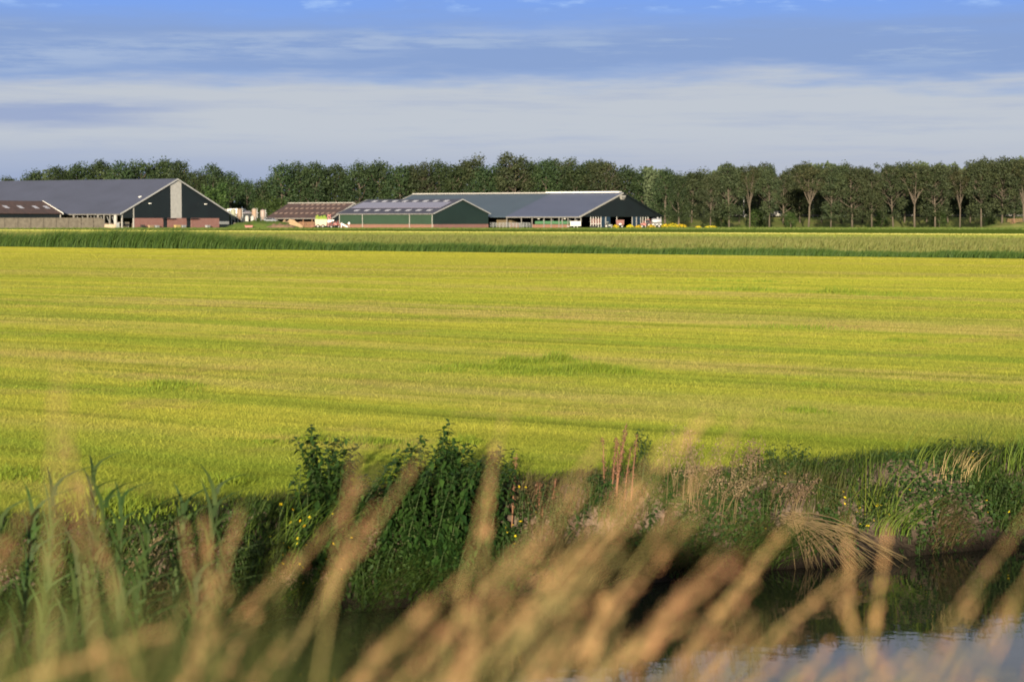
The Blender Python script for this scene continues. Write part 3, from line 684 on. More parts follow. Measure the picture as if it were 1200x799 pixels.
for px, py, lab, ca, cb in silos:
    Y = 648; o = thing('feed_silo', lab, 'silo', (X(px, Y), Y, 0), 0, 'feed silos between the barns'); zt = Z(py, Y); r = 3.0 / F * Y * 1.0
    cone_b = Z(258, Y); zc = Z(254.2, Y)
    mt = solid('silo_paint_%d' % px, ca, cb, scale=.6, rough=.6)
    MB().lathe([(r, zc), (r, zt - .35), (r * .55, zt - .05), (r * .2, zt)], 18).build('body', mt, o, smooth=False)
    MB().lathe([(r * .2, cone_b), (r, zc - .01)], 18).build('cone', mt if px != 274 else TRIM, o)
    for k in range(4):
        an = R(45 + 90 * k); MB().tube([(r * .9 * math.cos(an), r * .9 * math.sin(an), 0), (r * .9 * math.cos(an), r * .9 * math.sin(an), zc)], .09, 5).build('leg', STEEL, o)
    MB().tube([(r + .1, 0, zc - .4), (r + .1, 0, zt)], .05, 4).tube([(r + .1, .4, zc - .4), (r + .1, .4, zt)], .05, 4).build('ladder', STEEL, o)
for k, (px, py, hgt, lab) in enumerate(((290, 256, 1.5, 'small round white tank on the dark yard between the middle silos'), (296.5, 256, 1.5, 'small round white tank under the rusty orange silo'))):
    Y = 640; z0 = Z(257.6, Y); o = thing('tank', lab, 'tank', (X(px, Y), Y, 0)); 
    MB().lathe([(.5, 0), (.62, .25), (.62, z0 - .2 + .9), (.45, z0 + 1.2), (.15, z0 + 1.35)], 14).build('body', TRIM, o, smooth=True); MB().lathe([(.2, z0 + 1.35), (.2, z0 + 1.5)], 10).build('lid', BLACK, o)
# raised grassy bank in front of the silos
def mound(name, pxa, pxb, Y, ztop, dep, mat, label=None, cat=None, kind=None, seed=0, nx=28, ny=10):
    xa, xb = X(pxa, Y), X(pxb, Y); vs = []; fs = []
    for j in range(ny + 1):
        for i in range(nx + 1):
            fx, fy = i / nx, j / ny
            h = (math.sin(math.pi * min(1, fx * 1.0)) ** .45 if 0 < fx < 1 else 0) * (math.sin(math.pi * fy) ** .6 if 0 < fy < 1 else 0)
            h *= .75 + .5 * mnoise.noise((i * .35 + seed, j * .4, seed))
            vs.append((xa + (xb - xa) * fx - (xa + xb) / 2, dep * fy, max(h, 0) * ztop - .02))
    for j in range(ny):
        for i in range(nx): k = j * (nx + 1) + i; fs.append((k, k + 1, k + nx + 2, k + nx + 1))
    o = MB().add(vs, fs).build(name, mat, None, smooth=True, loc=((xa + xb) / 2, Y, 0))
    return tag(o, label, cat, None, kind)
GRASSM = solid('rough_bank_grass', (.055, .10, .018), (.09, .105, .03), scale=.9, rough=.95, spec=.05, bump=.6, bscale=5)
mound('grass_mound', 262, 352, 588, 2.6, 14, GRASSM, kind='structure', seed=3)
mound('earth_heap', 311, 346, 583, 1.5, 5, EARTH, 'brown heap of bare earth in front of the grassy bank', 'heap', seed=9)
mound('sand_heap', 322, 346, 603, Z(256.3, 603), 6, SANDM, 'pale orange sand heap beside the parked car in the yard', 'heap', seed=5)
o = thing('skip', 'small red open skip at the foot of the grassy bank', 'skip', (X(292, 584), 584, 0))
MB().prism([(-1, 0, .15), (1, 0, .15), (1.25, 0, .75), (-1.25, 0, .75)], (0, 1.3, 0)).build('body', REDP, o); MB().box(-1.32, 1.32, -.06, 0, .7, .82).build('rim', solid('rust', (.16, .05, .03), rough=.9), o)
# car on the yard
def car(px, Y, z, label, paint, rz=0):
    o = thing('parked_car', label, 'car', (X(px, Y), Y, z), rz)
    prof = [(-2.1, .3), (2.1, .3), (2.12, .75), (1.3, .95), (.75, 1.42), (-1.0, 1.45), (-1.9, 1.0), (-2.12, .8)]
    MB().prism([(x, -.85, zz) for x, zz in prof], (0, 1.7, 0)).build('body', paint, o, bevel=.05)
    for sd in (-.88, .86):
        MB().prism([(1.12, sd, .98), (.68, sd, 1.36), (-.95, sd, 1.38), (-1.5, sd, 1.0)], (0, .02, 0)).build('window', GLASS, o)
    MB().prism([(1.28, -.7, 1.0), (1.28, .7, 1.0), (.82, .62, 1.40), (.82, -.62, 1.40)], (.05, 0, .02)).build('windscreen', GLASS, o)
    for sx_ in (-1.3, 1.35):
        for sy_ in (-.9, .68): w_ = MB().lathe([(.3, 0), (.32, .05), (.32, .17), (.3, .22)], 14, (sx_, sy_, .32), 'Y').build('wheel', BLACK, o); MB().lathe([(.17, 0), (.19, .03)], 10, (sx_, sy_ - (.02 if sy_ < 0 else -.21), .32), 'Y').build('rim', STEEL, w_)
    for sy_ in (-.65, .45): MB().box(2.06, 2.16, sy_, sy_ + .25, .62, .76).build('headlight', WHITE, o)
    return o
car(317.5, 606, Z(261.0, 606) + 0, 'grey car parked in the yard by the left end of the brown tiled barn', solid('grey_car_paint', (.17, .18, .21), rough=.3, spec=.6), R(-12))
# the yard platform the car and heap stand on
MB().box(-9.5, 9.5, -2, 8, 0, Z(261.0, 606) - .01).build('yard', CONC, None, loc=(X(312, 606), 606, 0))['kind'] = 'structure'

# colourful trailer and machinery in front of the brown barn
def wheel(parent, x, y, z, r, wd, name='wheel', hub=True):
    w_ = MB().lathe([(r * .8, 0), (r, wd * .2), (r, wd * .8), (r * .8, wd)], 16, (x, y - wd / 2, z), 'Y').build(name, BLACK, parent)
    if hub: MB().lathe([(r * .45, 0), (r * .5, .04)], 10, (x, y - wd / 2 - .05, z), 'Y').build('rim', TRIM, w_)
    return w_
Y = 590; k = Y / F; x0, x1 = X(369.3, Y), X(384, Y)
o = thing('farm_wagon', 'white forage wagon with bright green load and red rear frame', 'wagon', ((x0 + x1) / 2, Y, 0)); hw = (x1 - x0) / 2
CREAM = solid('cream_paint', (.38, .31, .24), (.31, .24, .18), scale=1, rough=.6)
MB().prism([(-hw * .9, 0, .7), (hw * .85, 0, .6), (hw, 0, 2.55), (-hw, 0, 2.55)], (0, 2.2, 0)).build('body', CREAM, o)
m = MB(); vs = []; 
for i in range(9):
    xa = -hw * .9 + i * hw * .2
    m.prism([(xa, .05, 2.5), (xa + hw * .22, .05, 2.5), (xa + hw * .2, .05, 3.5 + .35 * math.sin(i * 2.1)), (xa + hw * .04, .05, 3.6 + .3 * math.sin(i * 1.3))], (0, 2.0, 0))
m.build('load', solid('green_fodder', (.07, .17, .02), (.19, .20, .04), scale=1.2, rough=.9), o)
m = MB()
for xa in (hw + .05, hw + .75): m.box(xa, xa + .18, 0, .2, .4, 4.0).box(xa, xa + .18, 1.9, 2.1, .4, 4.0)
for zz in (1.2, 2.4, 3.5): m.box(hw + .05, hw + .93, .02, 2.08, zz, zz + .3)
m.build('rear_frame', REDP, o)
for xa in (-hw * .5, hw * .3): wheel(o, xa, -.1, .5, .5, .35)
MB().tube([(-hw * .9, 1, .6), (-hw - 1.6, 1, .5)], .1, 5).build('drawbar', REDP, o)
Y = 588; o = thing('hay_tedder', 'folded dark red haymaking machine between the wagon and the green barn', 'machine', (X(393, Y), Y, 0))
m = MB().tube([(-1.8, 0, .9), (1.8, 0, .9)], .14).tube([(-1.2, 0, .9), (-.9, 0, 2.3)], .1).tube([(1.2, 0, .9), (.8, 0, 2.2)], .1).tube([(0, 0, .9), (0, 0, 1.9)], .12).box(-.5, .6, -.3, .4, .8, 1.5)
m.build('frame', REDP, o)
for xa in (-1.5, -.4, .7, 1.7):
    rt = MB().lathe([(.1, -.08), (.32, 0), (.1, .1)], 10, (xa, -.3, 1.15 + .25 * math.sin(xa * 2)), 'Y').build('rotor', solid('dark_red', (.15, .03, .03), rough=.6) if xa == -1.5 else bpy.data.materials['dark_red'], o)
    m = MB()
    for q_ in range(6): an = q_ * math.pi / 3; m.tube([(xa, -.3, 1.15 + .25 * math.sin(xa * 2)), (xa + .75 * math.cos(an), -.3, 1.15 + .25 * math.sin(xa * 2) + .75 * math.sin(an))], .035, 4)
    m.build('tine_arm', STEEL, rt)
for xa in (-1.1, 1.1): wheel(o, xa, -.2, .35, .35, .25)
MB().prism([(-2.2, .2, 1.5), (-.4, .2, 2.0), (-.3, .2, 2.4), (-2.2, .2, 2.3)], (0, .5, 0)).build('hood', WHITE, o)
Y = 586; o = thing('feed_chute', 'white sloping chute lying against the green barn corner', 'chute', (X(404, Y), Y, 0))
MB().prism([(-1.15, 0, 1.0), (-.95, 0, 1.5), (.9, 0, .5), (.95, 0, .1)], (0, .8, 0)).build('trough', WHITE, o); MB().box(-1.0, -.85, .1, .7, 0, 1.0).build('leg', STEEL, o)
o = thing('round_tank', 'white round tank on a stand by the green wall', 'tank', (X(409.3, 575), 575, 0))
MB().lathe([(.05, 1.0), (.26, 1.08), (.36, 1.36), (.26, 1.64), (.05, 1.72)], 14).build('ball', WHITE, o, smooth=True); MB().tube([(0, 0, 0), (0, 0, 1.05)], .08, 6).build('stand', STEEL, o)
Y = 594; o = thing('timber_stack', 'stack of brown timber under the brown tiled roof', 'stack', (X(359.5, Y), Y, 0))
for i in range(5):
    for j in range(4 - i % 2):
        MB().tube([(-2.4 + rng.uniform(-.1, .1), .3 * j, .2 + .36 * i), (2.4 + rng.uniform(-.2, .1), .3 * j, .2 + .36 * i)], .17, 6).build('log', WOOD, o)
o = thing('concrete_ramp', 'pale sloping concrete ramp edge in front of the timber stack', 'ramp', (X(348, 590), 590, 0))
MB().prism([(-2.2, 0, 0), (2.0, 0, 0), (1.8, 0, .6), (-1.0, 0, 2.4), (-2.2, 0, 2.6)], (0, .4, 0)).build('slab', SANDM, o)
# boxes and tyre by the left barn
for px, sz, lab, mt in ((174.5, 1.0, 'pale crate against the brick wall left of the first door', SANDM), (181.5, .8, 'grey crate against the brick wall next to the pale crate', STEEL), (205.5, 1.2, 'yellowish crate between the two doors of the left barn', solid('yellow_crate', (.38, .28, .12), rough=.8)),
                        (212.5, .9, 'grey crate between the two doors of the left barn', STEEL), (241, .8, 'low grey crate right of the second barn door', STEEL)):
    t_ = b1.lx(px); q = b1.p0 + B2 * t_ - A2 * 1.0
    o = thing('crate', lab, 'crate', (q.x, q.y, 0), ROT)
    m = MB().box(-sz, sz, -.4, .4, .08, .55 + sz * .25); m.build('box', mt, o, bevel=.03); MB().box(-sz, sz, -.35, .35, 0, .07).build('pallet', WOOD, o)
t_ = b1.lx(164); q = b1.p0 + B2 * t_ - A2 * 1.5
o = thing('tyre_pile', 'black pile of old tyres by the left end of the brick wall', 'tyres', (q.x, q.y, 0), ROT)
for i, (xx, zz, rr) in enumerate(((-.9, .0, .8), (.9, 0, .8), (0, .32, .8), (-.3, .64, .7))): MB().lathe([(rr * .55, 0), (rr, .06), (rr, .26), (rr * .55, .3)], 14, (xx, 0, zz)).build('tyre', BLACK, o)
t_ = b1.lx(150); q = b1.p0 + B2 * t_ + A2 * .8
o = thing('parked_trailer', 'dark farm trailer with pale top inside the left barn opening', 'trailer', (q.x, q.y, 0), ROT)
MB().box(-2, 2, 0, 1.6, .6, 1.2).build('bed', BLACK, o); MB().box(-1.9, 1.9, .1, 1.5, 1.22, 1.75).build('cover', CONC, o)
for xx in (-1.2, 1.2): wheel(o, xx, 0, .4, .4, .25)

# vehicles by the right barn
q = b4.p0 - B2 * 2.2 + A2 * .8; Y = q.y; x0, x1 = X(668.2, Y), X(680.6, Y)
o = thing('box_trailer', 'cream white box trailer at the corner of the cattle barn', 'trailer', ((x0 + x1) / 2, Y, 0)); hw = (x1 - x0) / 2
BOXW = solid('cream_white_paint', (.52, .49, .44), (.45, .41, .36), scale=1, rough=.5)
MB().box(-hw, hw, 0, 2.0, .55, Z(259.3, Y)).build('box', BOXW, o, bevel=.05)
MB().box(-hw * 1.02, hw * 1.02, .1, 1.9, .4, .53).build('chassis', BLACK, o)
for xa in (-.4, .5): wheel(o, xa, .1, .33, .33, .22)
MB().tube([(-hw, 1, .45), (-hw - 1, 1, .45)], .06, 5).build('drawbar', STEEL, o)
Y = 578
o = thing('water_trough', 'low dark trough on the concrete before the gable', 'trough', (X(695, Y), Y, 0))
MB().prism([(-.9, 0, .12), (.9, 0, .12), (1.05, 0, .6), (-1.05, 0, .6)], (0, .8, 0)).build('basin', BLACK, o); MB().box(-.8, -.65, .1, .7, 0, .13).box(.65, .8, .1, .7, 0, .13).build('foot', CONC, o)
def tractor(px, Y, label, paint, flip=1, s=1.0):
    o = thing('tractor', label, 'tractor', (X(px, Y), Y, 0)); o.scale = (s, s, s)
    f = flip
    MB().prism([(f * a, .35, b) for a, b in ((.1, .7), (1.7, .7), (1.75, 1.3), (.1, 1.45))], (0, .8, 0)).build('hood', paint, o, bevel=.03)
    MB().prism([(f * a, .15, b) for a, b in ((-1.0, 1.0), (.15, 1.0), (.05, 2.35), (-.85, 2.35))], (0, 1.2, 0)).build('cab', GLASS, o); MB().box(-1.0 if f > 0 else -.2, .2 if f > 0 else 1.0, .05, 1.45, 2.36, 2.5).build('roof', paint, o)
    MB().prism([(f * a, -.1, b) for a, b in ((-1.5, 1.0), (-1.2, 1.6), (-.3, 1.6), (.0, 1.0))], (0, .35, 0)).build('mudguard', paint, o)
    for yy in (0, 1.55): wheel(o, f * -.75, yy, .8, .8, .4); wheel(o, f * 1.35, yy + (.1 if yy == 0 else -.1), .5, .5, .3)
    MB().tube([(f * 1.0, .75, 1.4), (f * 1.0, .75, 2.3)], .05, 5).build('exhaust', BLACK, o)
    return o
tractor(712.5, 579, 'small grey tractor in front of the blue doors', solid('grey_tractor_paint', (.2, .22, .2), rough=.5), 1, .72)
Y = 580; o = thing('tipping_trailer', 'red brown tipping trailer in front of the black gable opening', 'trailer', (X(726.5, Y), Y, 0))
MB().prism([(-1.1, 0, .95), (1.1, 0, .95), (1.2, 0, 2.35), (-1.2, 0, 2.35)], (0, 2.2, 0)).build('tub', solid('faded_red_paint', (.15, .058, .048), (.115, .046, .04), rough=.6), o)
MB().box(-1.1, 1.1, .2, 2, .7, .93).build('chassis', BLACK, o)
for xa in (-.55, .55): wheel(o, xa, .1, .45, .45, .3)
MB().box(-.35, .35, -.06, -.01, 1.0, 1.3).build('plate', WHITE, o)
tractor(757.5, 581, 'red tractor half hidden by yellow bushes at the right end of the gable', REDP, -1, 1.0)
Y = 584; o = thing('slurry_tanker', 'silver slurry tanker at the right corner of the cattle barn', 'tanker', (X(769.5, Y), Y, 0))
MB().lathe([(.2, -1.55), (.7, -1.4), (.8, -1.1), (.8, 1.1), (.7, 1.4), (.2, 1.55)], 18, (0, 1, 2.0), 'X').build('tank', solid('bare_metal', (.3, .3, .31), (.24, .24, .25), rough=.4, metal=.4), o, smooth=True)
MB().lathe([(.3, 0), (.3, .35)], 12, (.3, 1, 2.75)).build('hatch', STEEL, o); MB().box(-1.4, 1.4, .5, 1.5, .9, 1.15).build('chassis', STEEL, o)
for xa in (-.55, .65): wheel(o, xa, .2, .55, .55, .35)
MB().tube([(-1.5, 1, 2.0), (-2.0, 1, 1.2), (-2.1, 1, .8)], .1, 6).build('hose', BLACK, o)

# ------------------------------------------------------------------ trees
LEAFM = leafy('tree_leaf', (.019, .034, .015), (.040, .060, .022), transl=.2, objrand=.16)
LEAFP = leafy('poplar_leaf', (.026, .037, .018), (.052, .063, .027), transl=.2, objrand=.16)
LEAFDRY = leafy('thin_leaf', (.026, .036, .015), (.060, .058, .025), transl=.25, objrand=.12)
LEAFLIGHT = leafy('light_leaf', (.025, .050, .013), (.050, .080, .02), transl=.25, objrand=.1)
BARK = solid('bark', (.105, .085, .064), (.065, .053, .042), scale=1.2, rough=.95)
def leaf_quads(P, N_, size, tint):
    """small leaf sprays: one quad each, facing N_"""
    n = len(P); a = np.cross(N_, rng.normal(0, 1, (n, 3))); a /= np.linalg.norm(a, axis=1)[:, None] + 1e-9
    b = np.cross(N_, a); b /= np.linalg.norm(b, axis=1)[:, None] + 1e-9
    s = (size * rng.uniform(.6, 1.35, n))[:, None]
    v = np.stack([P - a * s * .5, P + b * s * .33, P + a * s * .62, P - b * s * .36], 1)
    return v.reshape(-1, 3), np.arange(n * 4).reshape(n, 4), np.repeat(tint, 4)
def crown_mesh(name, seed, clumps, nleaf, size, mat, cr=(.09, .15), fill=.55):
    r = np.random.default_rng(seed); P, N_, T = [], [], []
    w_ = np.array([c[3] for c in clumps]) ** 2; w_ /= w_.sum()
    for (cx, cy, cz, rad), ww in zip(clumps, w_):
        n = int(nleaf * ww); d = r.normal(0, 1, (n, 3)); d /= np.linalg.norm(d, axis=1)[:, None]
        rr = rad * (fill + (1 - fill) * r.uniform(0, 1, n) ** .5) * (1 + .25 * r.normal(0, 1, n))
        lump = 1 + .3 * np.sin(d[:, 0] * 5 + cx * 40) * np.sin(d[:, 2] * 5 + cz * 40)
        P.append(np.array([cx, cy, cz]) + d * (rr * lump)[:, None] * [1, 1, .82]); N_.append(d + r.normal(0, .6, (n, 3)))
        T.append(np.clip(r.uniform(.1, .75) + r.normal(0, .22, n), 0, 1))
    v, f, t = leaf_quads(np.concatenate(P), np.concatenate(N_), size, np.concatenate(T))
    return np_mesh(name, v, f, mat, t)
def limb_paths(r, n, z0, z1, spread, rise, top):
    out = []
    for i in range(n):
        z = z0 + (z1 - z0) * (i + r.uniform(-.3, .3)) / max(1, n - 1); an = i * 2.4 + r.uniform(-.4, .4)
        L = spread * (1 - .55 * (i / n)) * r.uniform(.8, 1.2); e = Vector((math.cos(an) * L, math.sin(an) * L, rise * L))
        p0 = Vector((0, 0, z)); p1 = p0 + e * .5 + Vector((0, 0, -.02)); p2 = p0 + e + Vector((0, 0, .03))
        out.append([p0, p1, p2])
    return out
def make_tree_kind(seed, kind):
    """unit-height tree: returns trunk mesh, crown mesh"""
    r = np.random.default_rng(seed); pr = random.Random(seed)
    m = MB(); clumps = []
    if kind == 'round':       # dense broad crown reaching low
        m.tube([(0, 0, 0), (.005, 0, .2), (-.01, .01, .5), (.01, 0, .8)], [.026, .02, .014, .004], 7)
        for pth in limb_paths(r, 9, .22, .7, .24, .8, .9): m.tube(pth, [.010, .007, .002], 5, False)
        for i in range(34):
            z = .14 + .78 * (i + r.uniform(0, 1)) / 34; R_ = .25 * math.sin(math.pi * min(1, (z + .06) / 1.06) ** .85) ** .6
            an = i * 2.4 + r.uniform(-.5, .5); q = R_ * r.uniform(.55, 1.0)
            clumps.append((math.cos(an) * q, math.sin(an) * q, z, r.uniform(.075, .125)))
        clumps.append((.02, 0, .90, .10)); mat, nl, sz = LEAFM, 5200, .026
    elif kind == 'poplar':    # visible stem, upswept branches, lighter crown high up
        m.tube([(0, 0, 0), (.004, 0, .25), (-.006, .004, .55), (.006, 0, .92)], [.015, .012, .009, .003], 7)
        for pth in limb_paths(r, 20, r.uniform(.16, .32), .86, .25, .95, .9):
            m.tube(pth, [.006, .004, .0012], 5, False)
            e = pth[2] - pth[0]
            for sgn in (-1, 1):
                q = pth[1]; tgt = q + e * .45 + Vector((-e.y, e.x, 0)) * .45 * sgn; m.tube([q, tgt], [.004, .0012], 4, False)
                clumps.append((tgt.x, tgt.y, tgt.z + .02, r.uniform(.045, .085)))
            clumps.append((pth[2].x, pth[2].y, pth[2].z, r.uniform(.06, .10)))
        for i in range(16): an = i * 2.4; q_ = r.uniform(.08, .24); clumps.append((q_ * math.cos(an), q_ * math.sin(an), r.uniform(.22, .7), r.uniform(.06, .10)))
        for i in range(9): an = i * 2.4 + 1; q_ = r.uniform(.05, .2); clumps.append((q_ * math.cos(an), q_ * math.sin(an), r.uniform(.16, .36), r.uniform(.05, .08)))
        for i in range(9): an = i * 2.4; clumps.append((.13 * math.cos(an) * r.uniform(.3, 1), .13 * math.sin(an), r.uniform(.72, .92), r.uniform(.07, .11)))
        clumps.append((0, 0, .93, .075)); sx_, sy_ = r.normal(0, .07), r.normal(0, .07); clumps = [(c_[0] + sx_ * c_[2], c_[1] + sy_ * c_[2], c_[2], c_[3]) for c_ in clumps if r.uniform() > .12]; mat, nl, sz = LEAFP, 6800, .026
    elif kind == 'fork':      # open crown, the pale branching shows
        m.tube([(0, 0, 0), (.004, 0, .2), (0, 0, .34)], [.015, .012, .011], 7)
        for i in range(6):
            an = i * 1.05 + .3; L = r.uniform(.13, .22); top = r.uniform(.74, .96); b0 = r.uniform(.28, .45)
            pth = [Vector((0, 0, b0)), Vector((math.cos(an) * L * .5, math.sin(an) * L * .5, .3 * top + .36)), Vector((math.cos(an) * L, math.sin(an) * L, top))]
            m.tube(pth, [.008, .005, .0015], 5, False)
            for k in range(7):
                f = .25 + .1 * k; q = pth[0].lerp(pth[1], f * 2) if f < .5 else pth[1].lerp(pth[2], f * 2 - 1)
                a2 = an + pr.uniform(-1.6, 1.6); l2 = pr.uniform(.05, .11); tgt = q + Vector((math.cos(a2) * l2, math.sin(a2) * l2, l2 * 1.3))
                m.tube([q, tgt], [.004, .001], 4, False)
                if tgt.z > .58 or pr.random() < .45: clumps.append((tgt.x, tgt.y, tgt.z, pr.uniform(.035, .06) * (1.35 if tgt.z > .72 else 1)))
        for i in range(8): an = i * 2.4; clumps.append((.15 * math.cos(an) * r.uniform(.3, 1), .15 * math.sin(an), r.uniform(.8, .95), r.uniform(.05, .08)))
        mat, nl, sz = LEAFDRY, 2600, .023
    elif kind == 'thin':      # slim sparse young tree
        m.tube([(0, 0, 0), (.004, 0, .4), (0, .003, .95)], [.014, .010, .002], 6)
        for pth in limb_paths(r, 14, .35, .9, .15, 1.4, .9): m.tube(pth, [.005, .003, .001], 4, False); clumps.append((*pth[2], r.uniform(.04, .065))); clumps.append((*pth[1], r.uniform(.03, .05)))
        mat, nl, sz = LEAFP, 1500, .024
    else:                     # shrubby, light green, leafy to the ground
        m.tube([(0, 0, 0), (0, 0, .5)], [.03, .008], 6)
        for pth in limb_paths(r, 6, .1, .5, .3, .8, .9): m.tube(pth, [.014, .008, .002], 5, False)
        for i in range(26):
            z = .08 + .8 * (i + r.uniform(0, 1)) / 26; R_ = .38 * math.sqrt(max(0, 1 - ((z - .4) / .6) ** 2)); an = i * 2.4
            q = R_ * r.uniform(.5, 1); clumps.append((math.cos(an) * q, math.sin(an) * q, z, r.uniform(.1, .17)))
        mat, nl, sz = LEAFLIGHT, 2200, .05
    return m.mesh('trunk', BARK, smooth=True), crown_mesh('crown', seed + 50, clumps, nl, sz, mat)
KINDS = {k: [make_tree_kind(100 * i + j, k) for j in range(nv)] for i, (k, nv) in enumerate((('round', 6), ('poplar', 7), ('fork', 4), ('thin', 2), ('shrub', 2)))}
tcount = {}
def plant(name, kind, px, py, Y, label, group, base=0.0, wide=1.0, var=None):
    h = (Z(py, Y) - base) * 1.0
    i = tcount.get(kind, 0); tcount[kind] = i + 1
    tr, cr = KINDS[kind][(i if var is None else var) % len(KINDS[kind])]
    o = thing(name, label, 'tree' if name != 'bush' else 'bush', (X(px, Y), Y, base), random.uniform(0, 6.28), group)
    o.scale = (h * wide * random.uniform(.88, 1.12), h * wide, h * random.uniform(.985, 1.03))
    if kind in ('poplar', 'fork', 'thin'): o.rotation_euler = (random.gauss(0, .03), random.gauss(0, .03), o.rotation_euler.z)
    link('trunk', tr, o); link('crown', cr, o)
    return o
ORD = ['first', 'second', 'third', 'fourth', 'fifth', 'sixth', 'seventh', 'eighth', 'ninth', 'tenth', 'eleventh', 'twelfth', 'thirteenth', 'fourteenth', 'fifteenth', 'sixteenth', 'seventeenth', 'eighteenth', 'nineteenth', 'twentieth', 'twenty-first', 'twenty-second', 'twenty-third', 'twenty-fourth', 'twenty-fifth']
# wood on the left and behind the barns: skyline points read off the photo
left = [(-12, 209), (12, 206), (42, 197), (66, 192), (92, 189), (120, 188), (142, 189), (166, 187), (192, 184), (212, 187)]
for i, (px, py) in enumerate(left): plant('broadleaf_tree', 'round', px, py + .5, 702 + 7 * (i % 3), 'round dark green tree above the grey roof of the left barn, %s from the left' % ORD[i], 'wood behind the left barn', wide=1.0)
silo_t = [(232, 200, 'round dark tree right behind the right slope of the left barn gable'), (251, 191, 'tall dark tree with knobbly top left of the dip in the wood'), (270, 200, 'medium dark tree at the left edge of the dip in the wood'), (290, 210, 'low dark tree filling the dip in the wood above the silos'), (308, 209, 'low dark tree at the right edge of the dip in the wood')]
for px, py, lab in silo_t: plant('broadleaf_tree', 'round', px, py, 700, lab, 'wood behind the silos')
mid = [(330, 192.5), (352, 191.5), (372, 190.5), (395, 190), (421, 189.5), (445, 188), (468, 193)]
for i, (px, py) in enumerate(mid): plant('broadleaf_tree', 'round', px, py, 700 + 6 * (i % 2), 'broad dark tree behind the brown and solar barns, %s of its row' % ORD[i], 'wood behind the middle barns', wide=1.05)
rearb = [(495, 195), (515, 189.5), (533, 192), (549, 189), (568, 192), (586, 191), (605, 185.5), (622, 187), (640, 187), (655, 189), (672, 189.5), (690, 188), (711, 191), (733, 194), (757, 196)]
for i, (px, py) in enumerate(rearb): plant('broadleaf_tree', 'round' if i % 3 else 'poplar', px, py, 704 + 6 * (i % 2), 'tree behind the long cattle barn roof, %s from the left' % ORD[i], 'trees behind the cattle barn', wide=1.0 if i % 3 else 1.1)
for px, py, Y, lab in ((254, 213, 668, 'light green bushy tree behind the silos, in front of the dark wood'), (326, 228, 664, 'round light green bush rising left of the brown tiled roof'), (308, 232, 668, 'small dark bush between the silos and the brown tiled barn')):
    plant('broadleaf_tree', 'shrub', px, py, Y, lab, 'bushes before the wood')

# road dike on the right, with its road and guard rail
GRASSD = solid('dike_grass', (.085, .115, .028), (.13, .125, .045), scale=.25, rough=.95, spec=.05, bump=.8, bscale=2)
DK0, DK1 = 636, 652
ztop = Z(254.6, DK1)
def strip(name, x0_, x1_, prof, mat, noise_amp=0, step=6):
    xs = np.arange(x0_, x1_ + step, step); vs = []; fs = []
    for x in xs:
        for y, z in prof: vs.append((x, y, z + (noise_amp * mnoise.noise((x * .05, y * .1, 3)) if 0 < z < ztop - .1 else 0)))
    n_ = len(prof)
    for i in range(len(xs) - 1):
        for j in range(n_ - 1): k = i * n_ + j; fs.append((k, k + n_, k + n_ + 1, k + 1))
    o = MB().add(vs, fs).build(name, mat, None, smooth=False); o['kind'] = 'structure'; return o
xr = X(762, DK1)
strip('road_dike', xr, X(1900, DK1), [(DK0 - 8, -.1), (DK0 - 2, .12), (DK0, .5), (DK0 + 8, ztop * .6), (DK1, ztop), (DK1 + 14, ztop), (DK1 + 26, -.1)], GRASSD, .5)
strip('road', xr, X(1900, DK1), [(DK1 + 3.5, ztop + .01), (DK1 + 11, ztop + .012)], solid('asphalt', (.055, .055, .058), rough=.9))
gr = thing('guard_rail', 'long pale steel guard rail along the road behind the roadside trees', 'guard rail', (xr, DK1 + 2.6, ztop))
ln = X(1500, DK1) - xr
MB().box(0, ln, -.04, .04, .40, .86).box(0, ln, -.07, -.045, .50, .58).box(0, ln, -.07, -.045, .70, .78).build('rail', GREYT, gr)
pm = MB().box(-.06, .06, .05, .15, 0, .7).mesh('post', STEEL)
for k in range(int(ln / 6)): link('post', pm, gr, (k * 6 + 1, 0, 0))
lp = None
for i, (px, py, lab) in enumerate(((824, 235, 'grey lamp post on the road, leftmost of the four'), (871, 231, 'grey lamp post on the road, second of the four from the left'), (952, 215, 'tall pale lamp post on the road, third of the four from the left'), (1007, 222, 'grey lamp post on the road, rightmost of the four'))):
    Y = DK1 + 12.2; o = thing('lamp_post', lab, 'lamp post', (X(px, Y), Y, ztop), 0, 'lamp posts along the road'); hh = Z(py, Y) - ztop
    MB().tube([(0, 0, 0), (0, 0, hh * .6), (0, 0, hh)], [.17, .14, .1], 8).build('pole', TRIM, o); MB().tube([(0, 0, hh), (-.3, -.5, hh + .15), (-.4, -1.1, hh + .2)], .06, 5).build('arm', TRIM, o)
    MB().box(-.55, -.3, -1.7, -1.0, hh + .12, hh + .26).build('lamp_head', TRIM, o, bevel=.03)
Y = DK1 + 6
o = thing('van', 'white van passing on the road between the roadside trunks', 'van', (X(910, Y), Y, ztop + .012))
MB().prism([(-1.9, 0, .35), (1.9, 0, .35), (1.95, 0, 1.0), (1.45, 0, 1.2), (1.0, 0, 2.0), (-1.9, 0, 2.05)], (0, 1.8, 0)).build('body', TRIM, o, bevel=.04)
MB().prism([(1.4, -.02, 1.2), (.98, -.02, 1.85), (.4, -.02, 1.85), (.4, -.02, 1.2)], (0, .015, 0)).build('window', GLASS, o)
for xa in (-1.2, 1.2): wheel(o, xa, .05, .33, .33, .22)

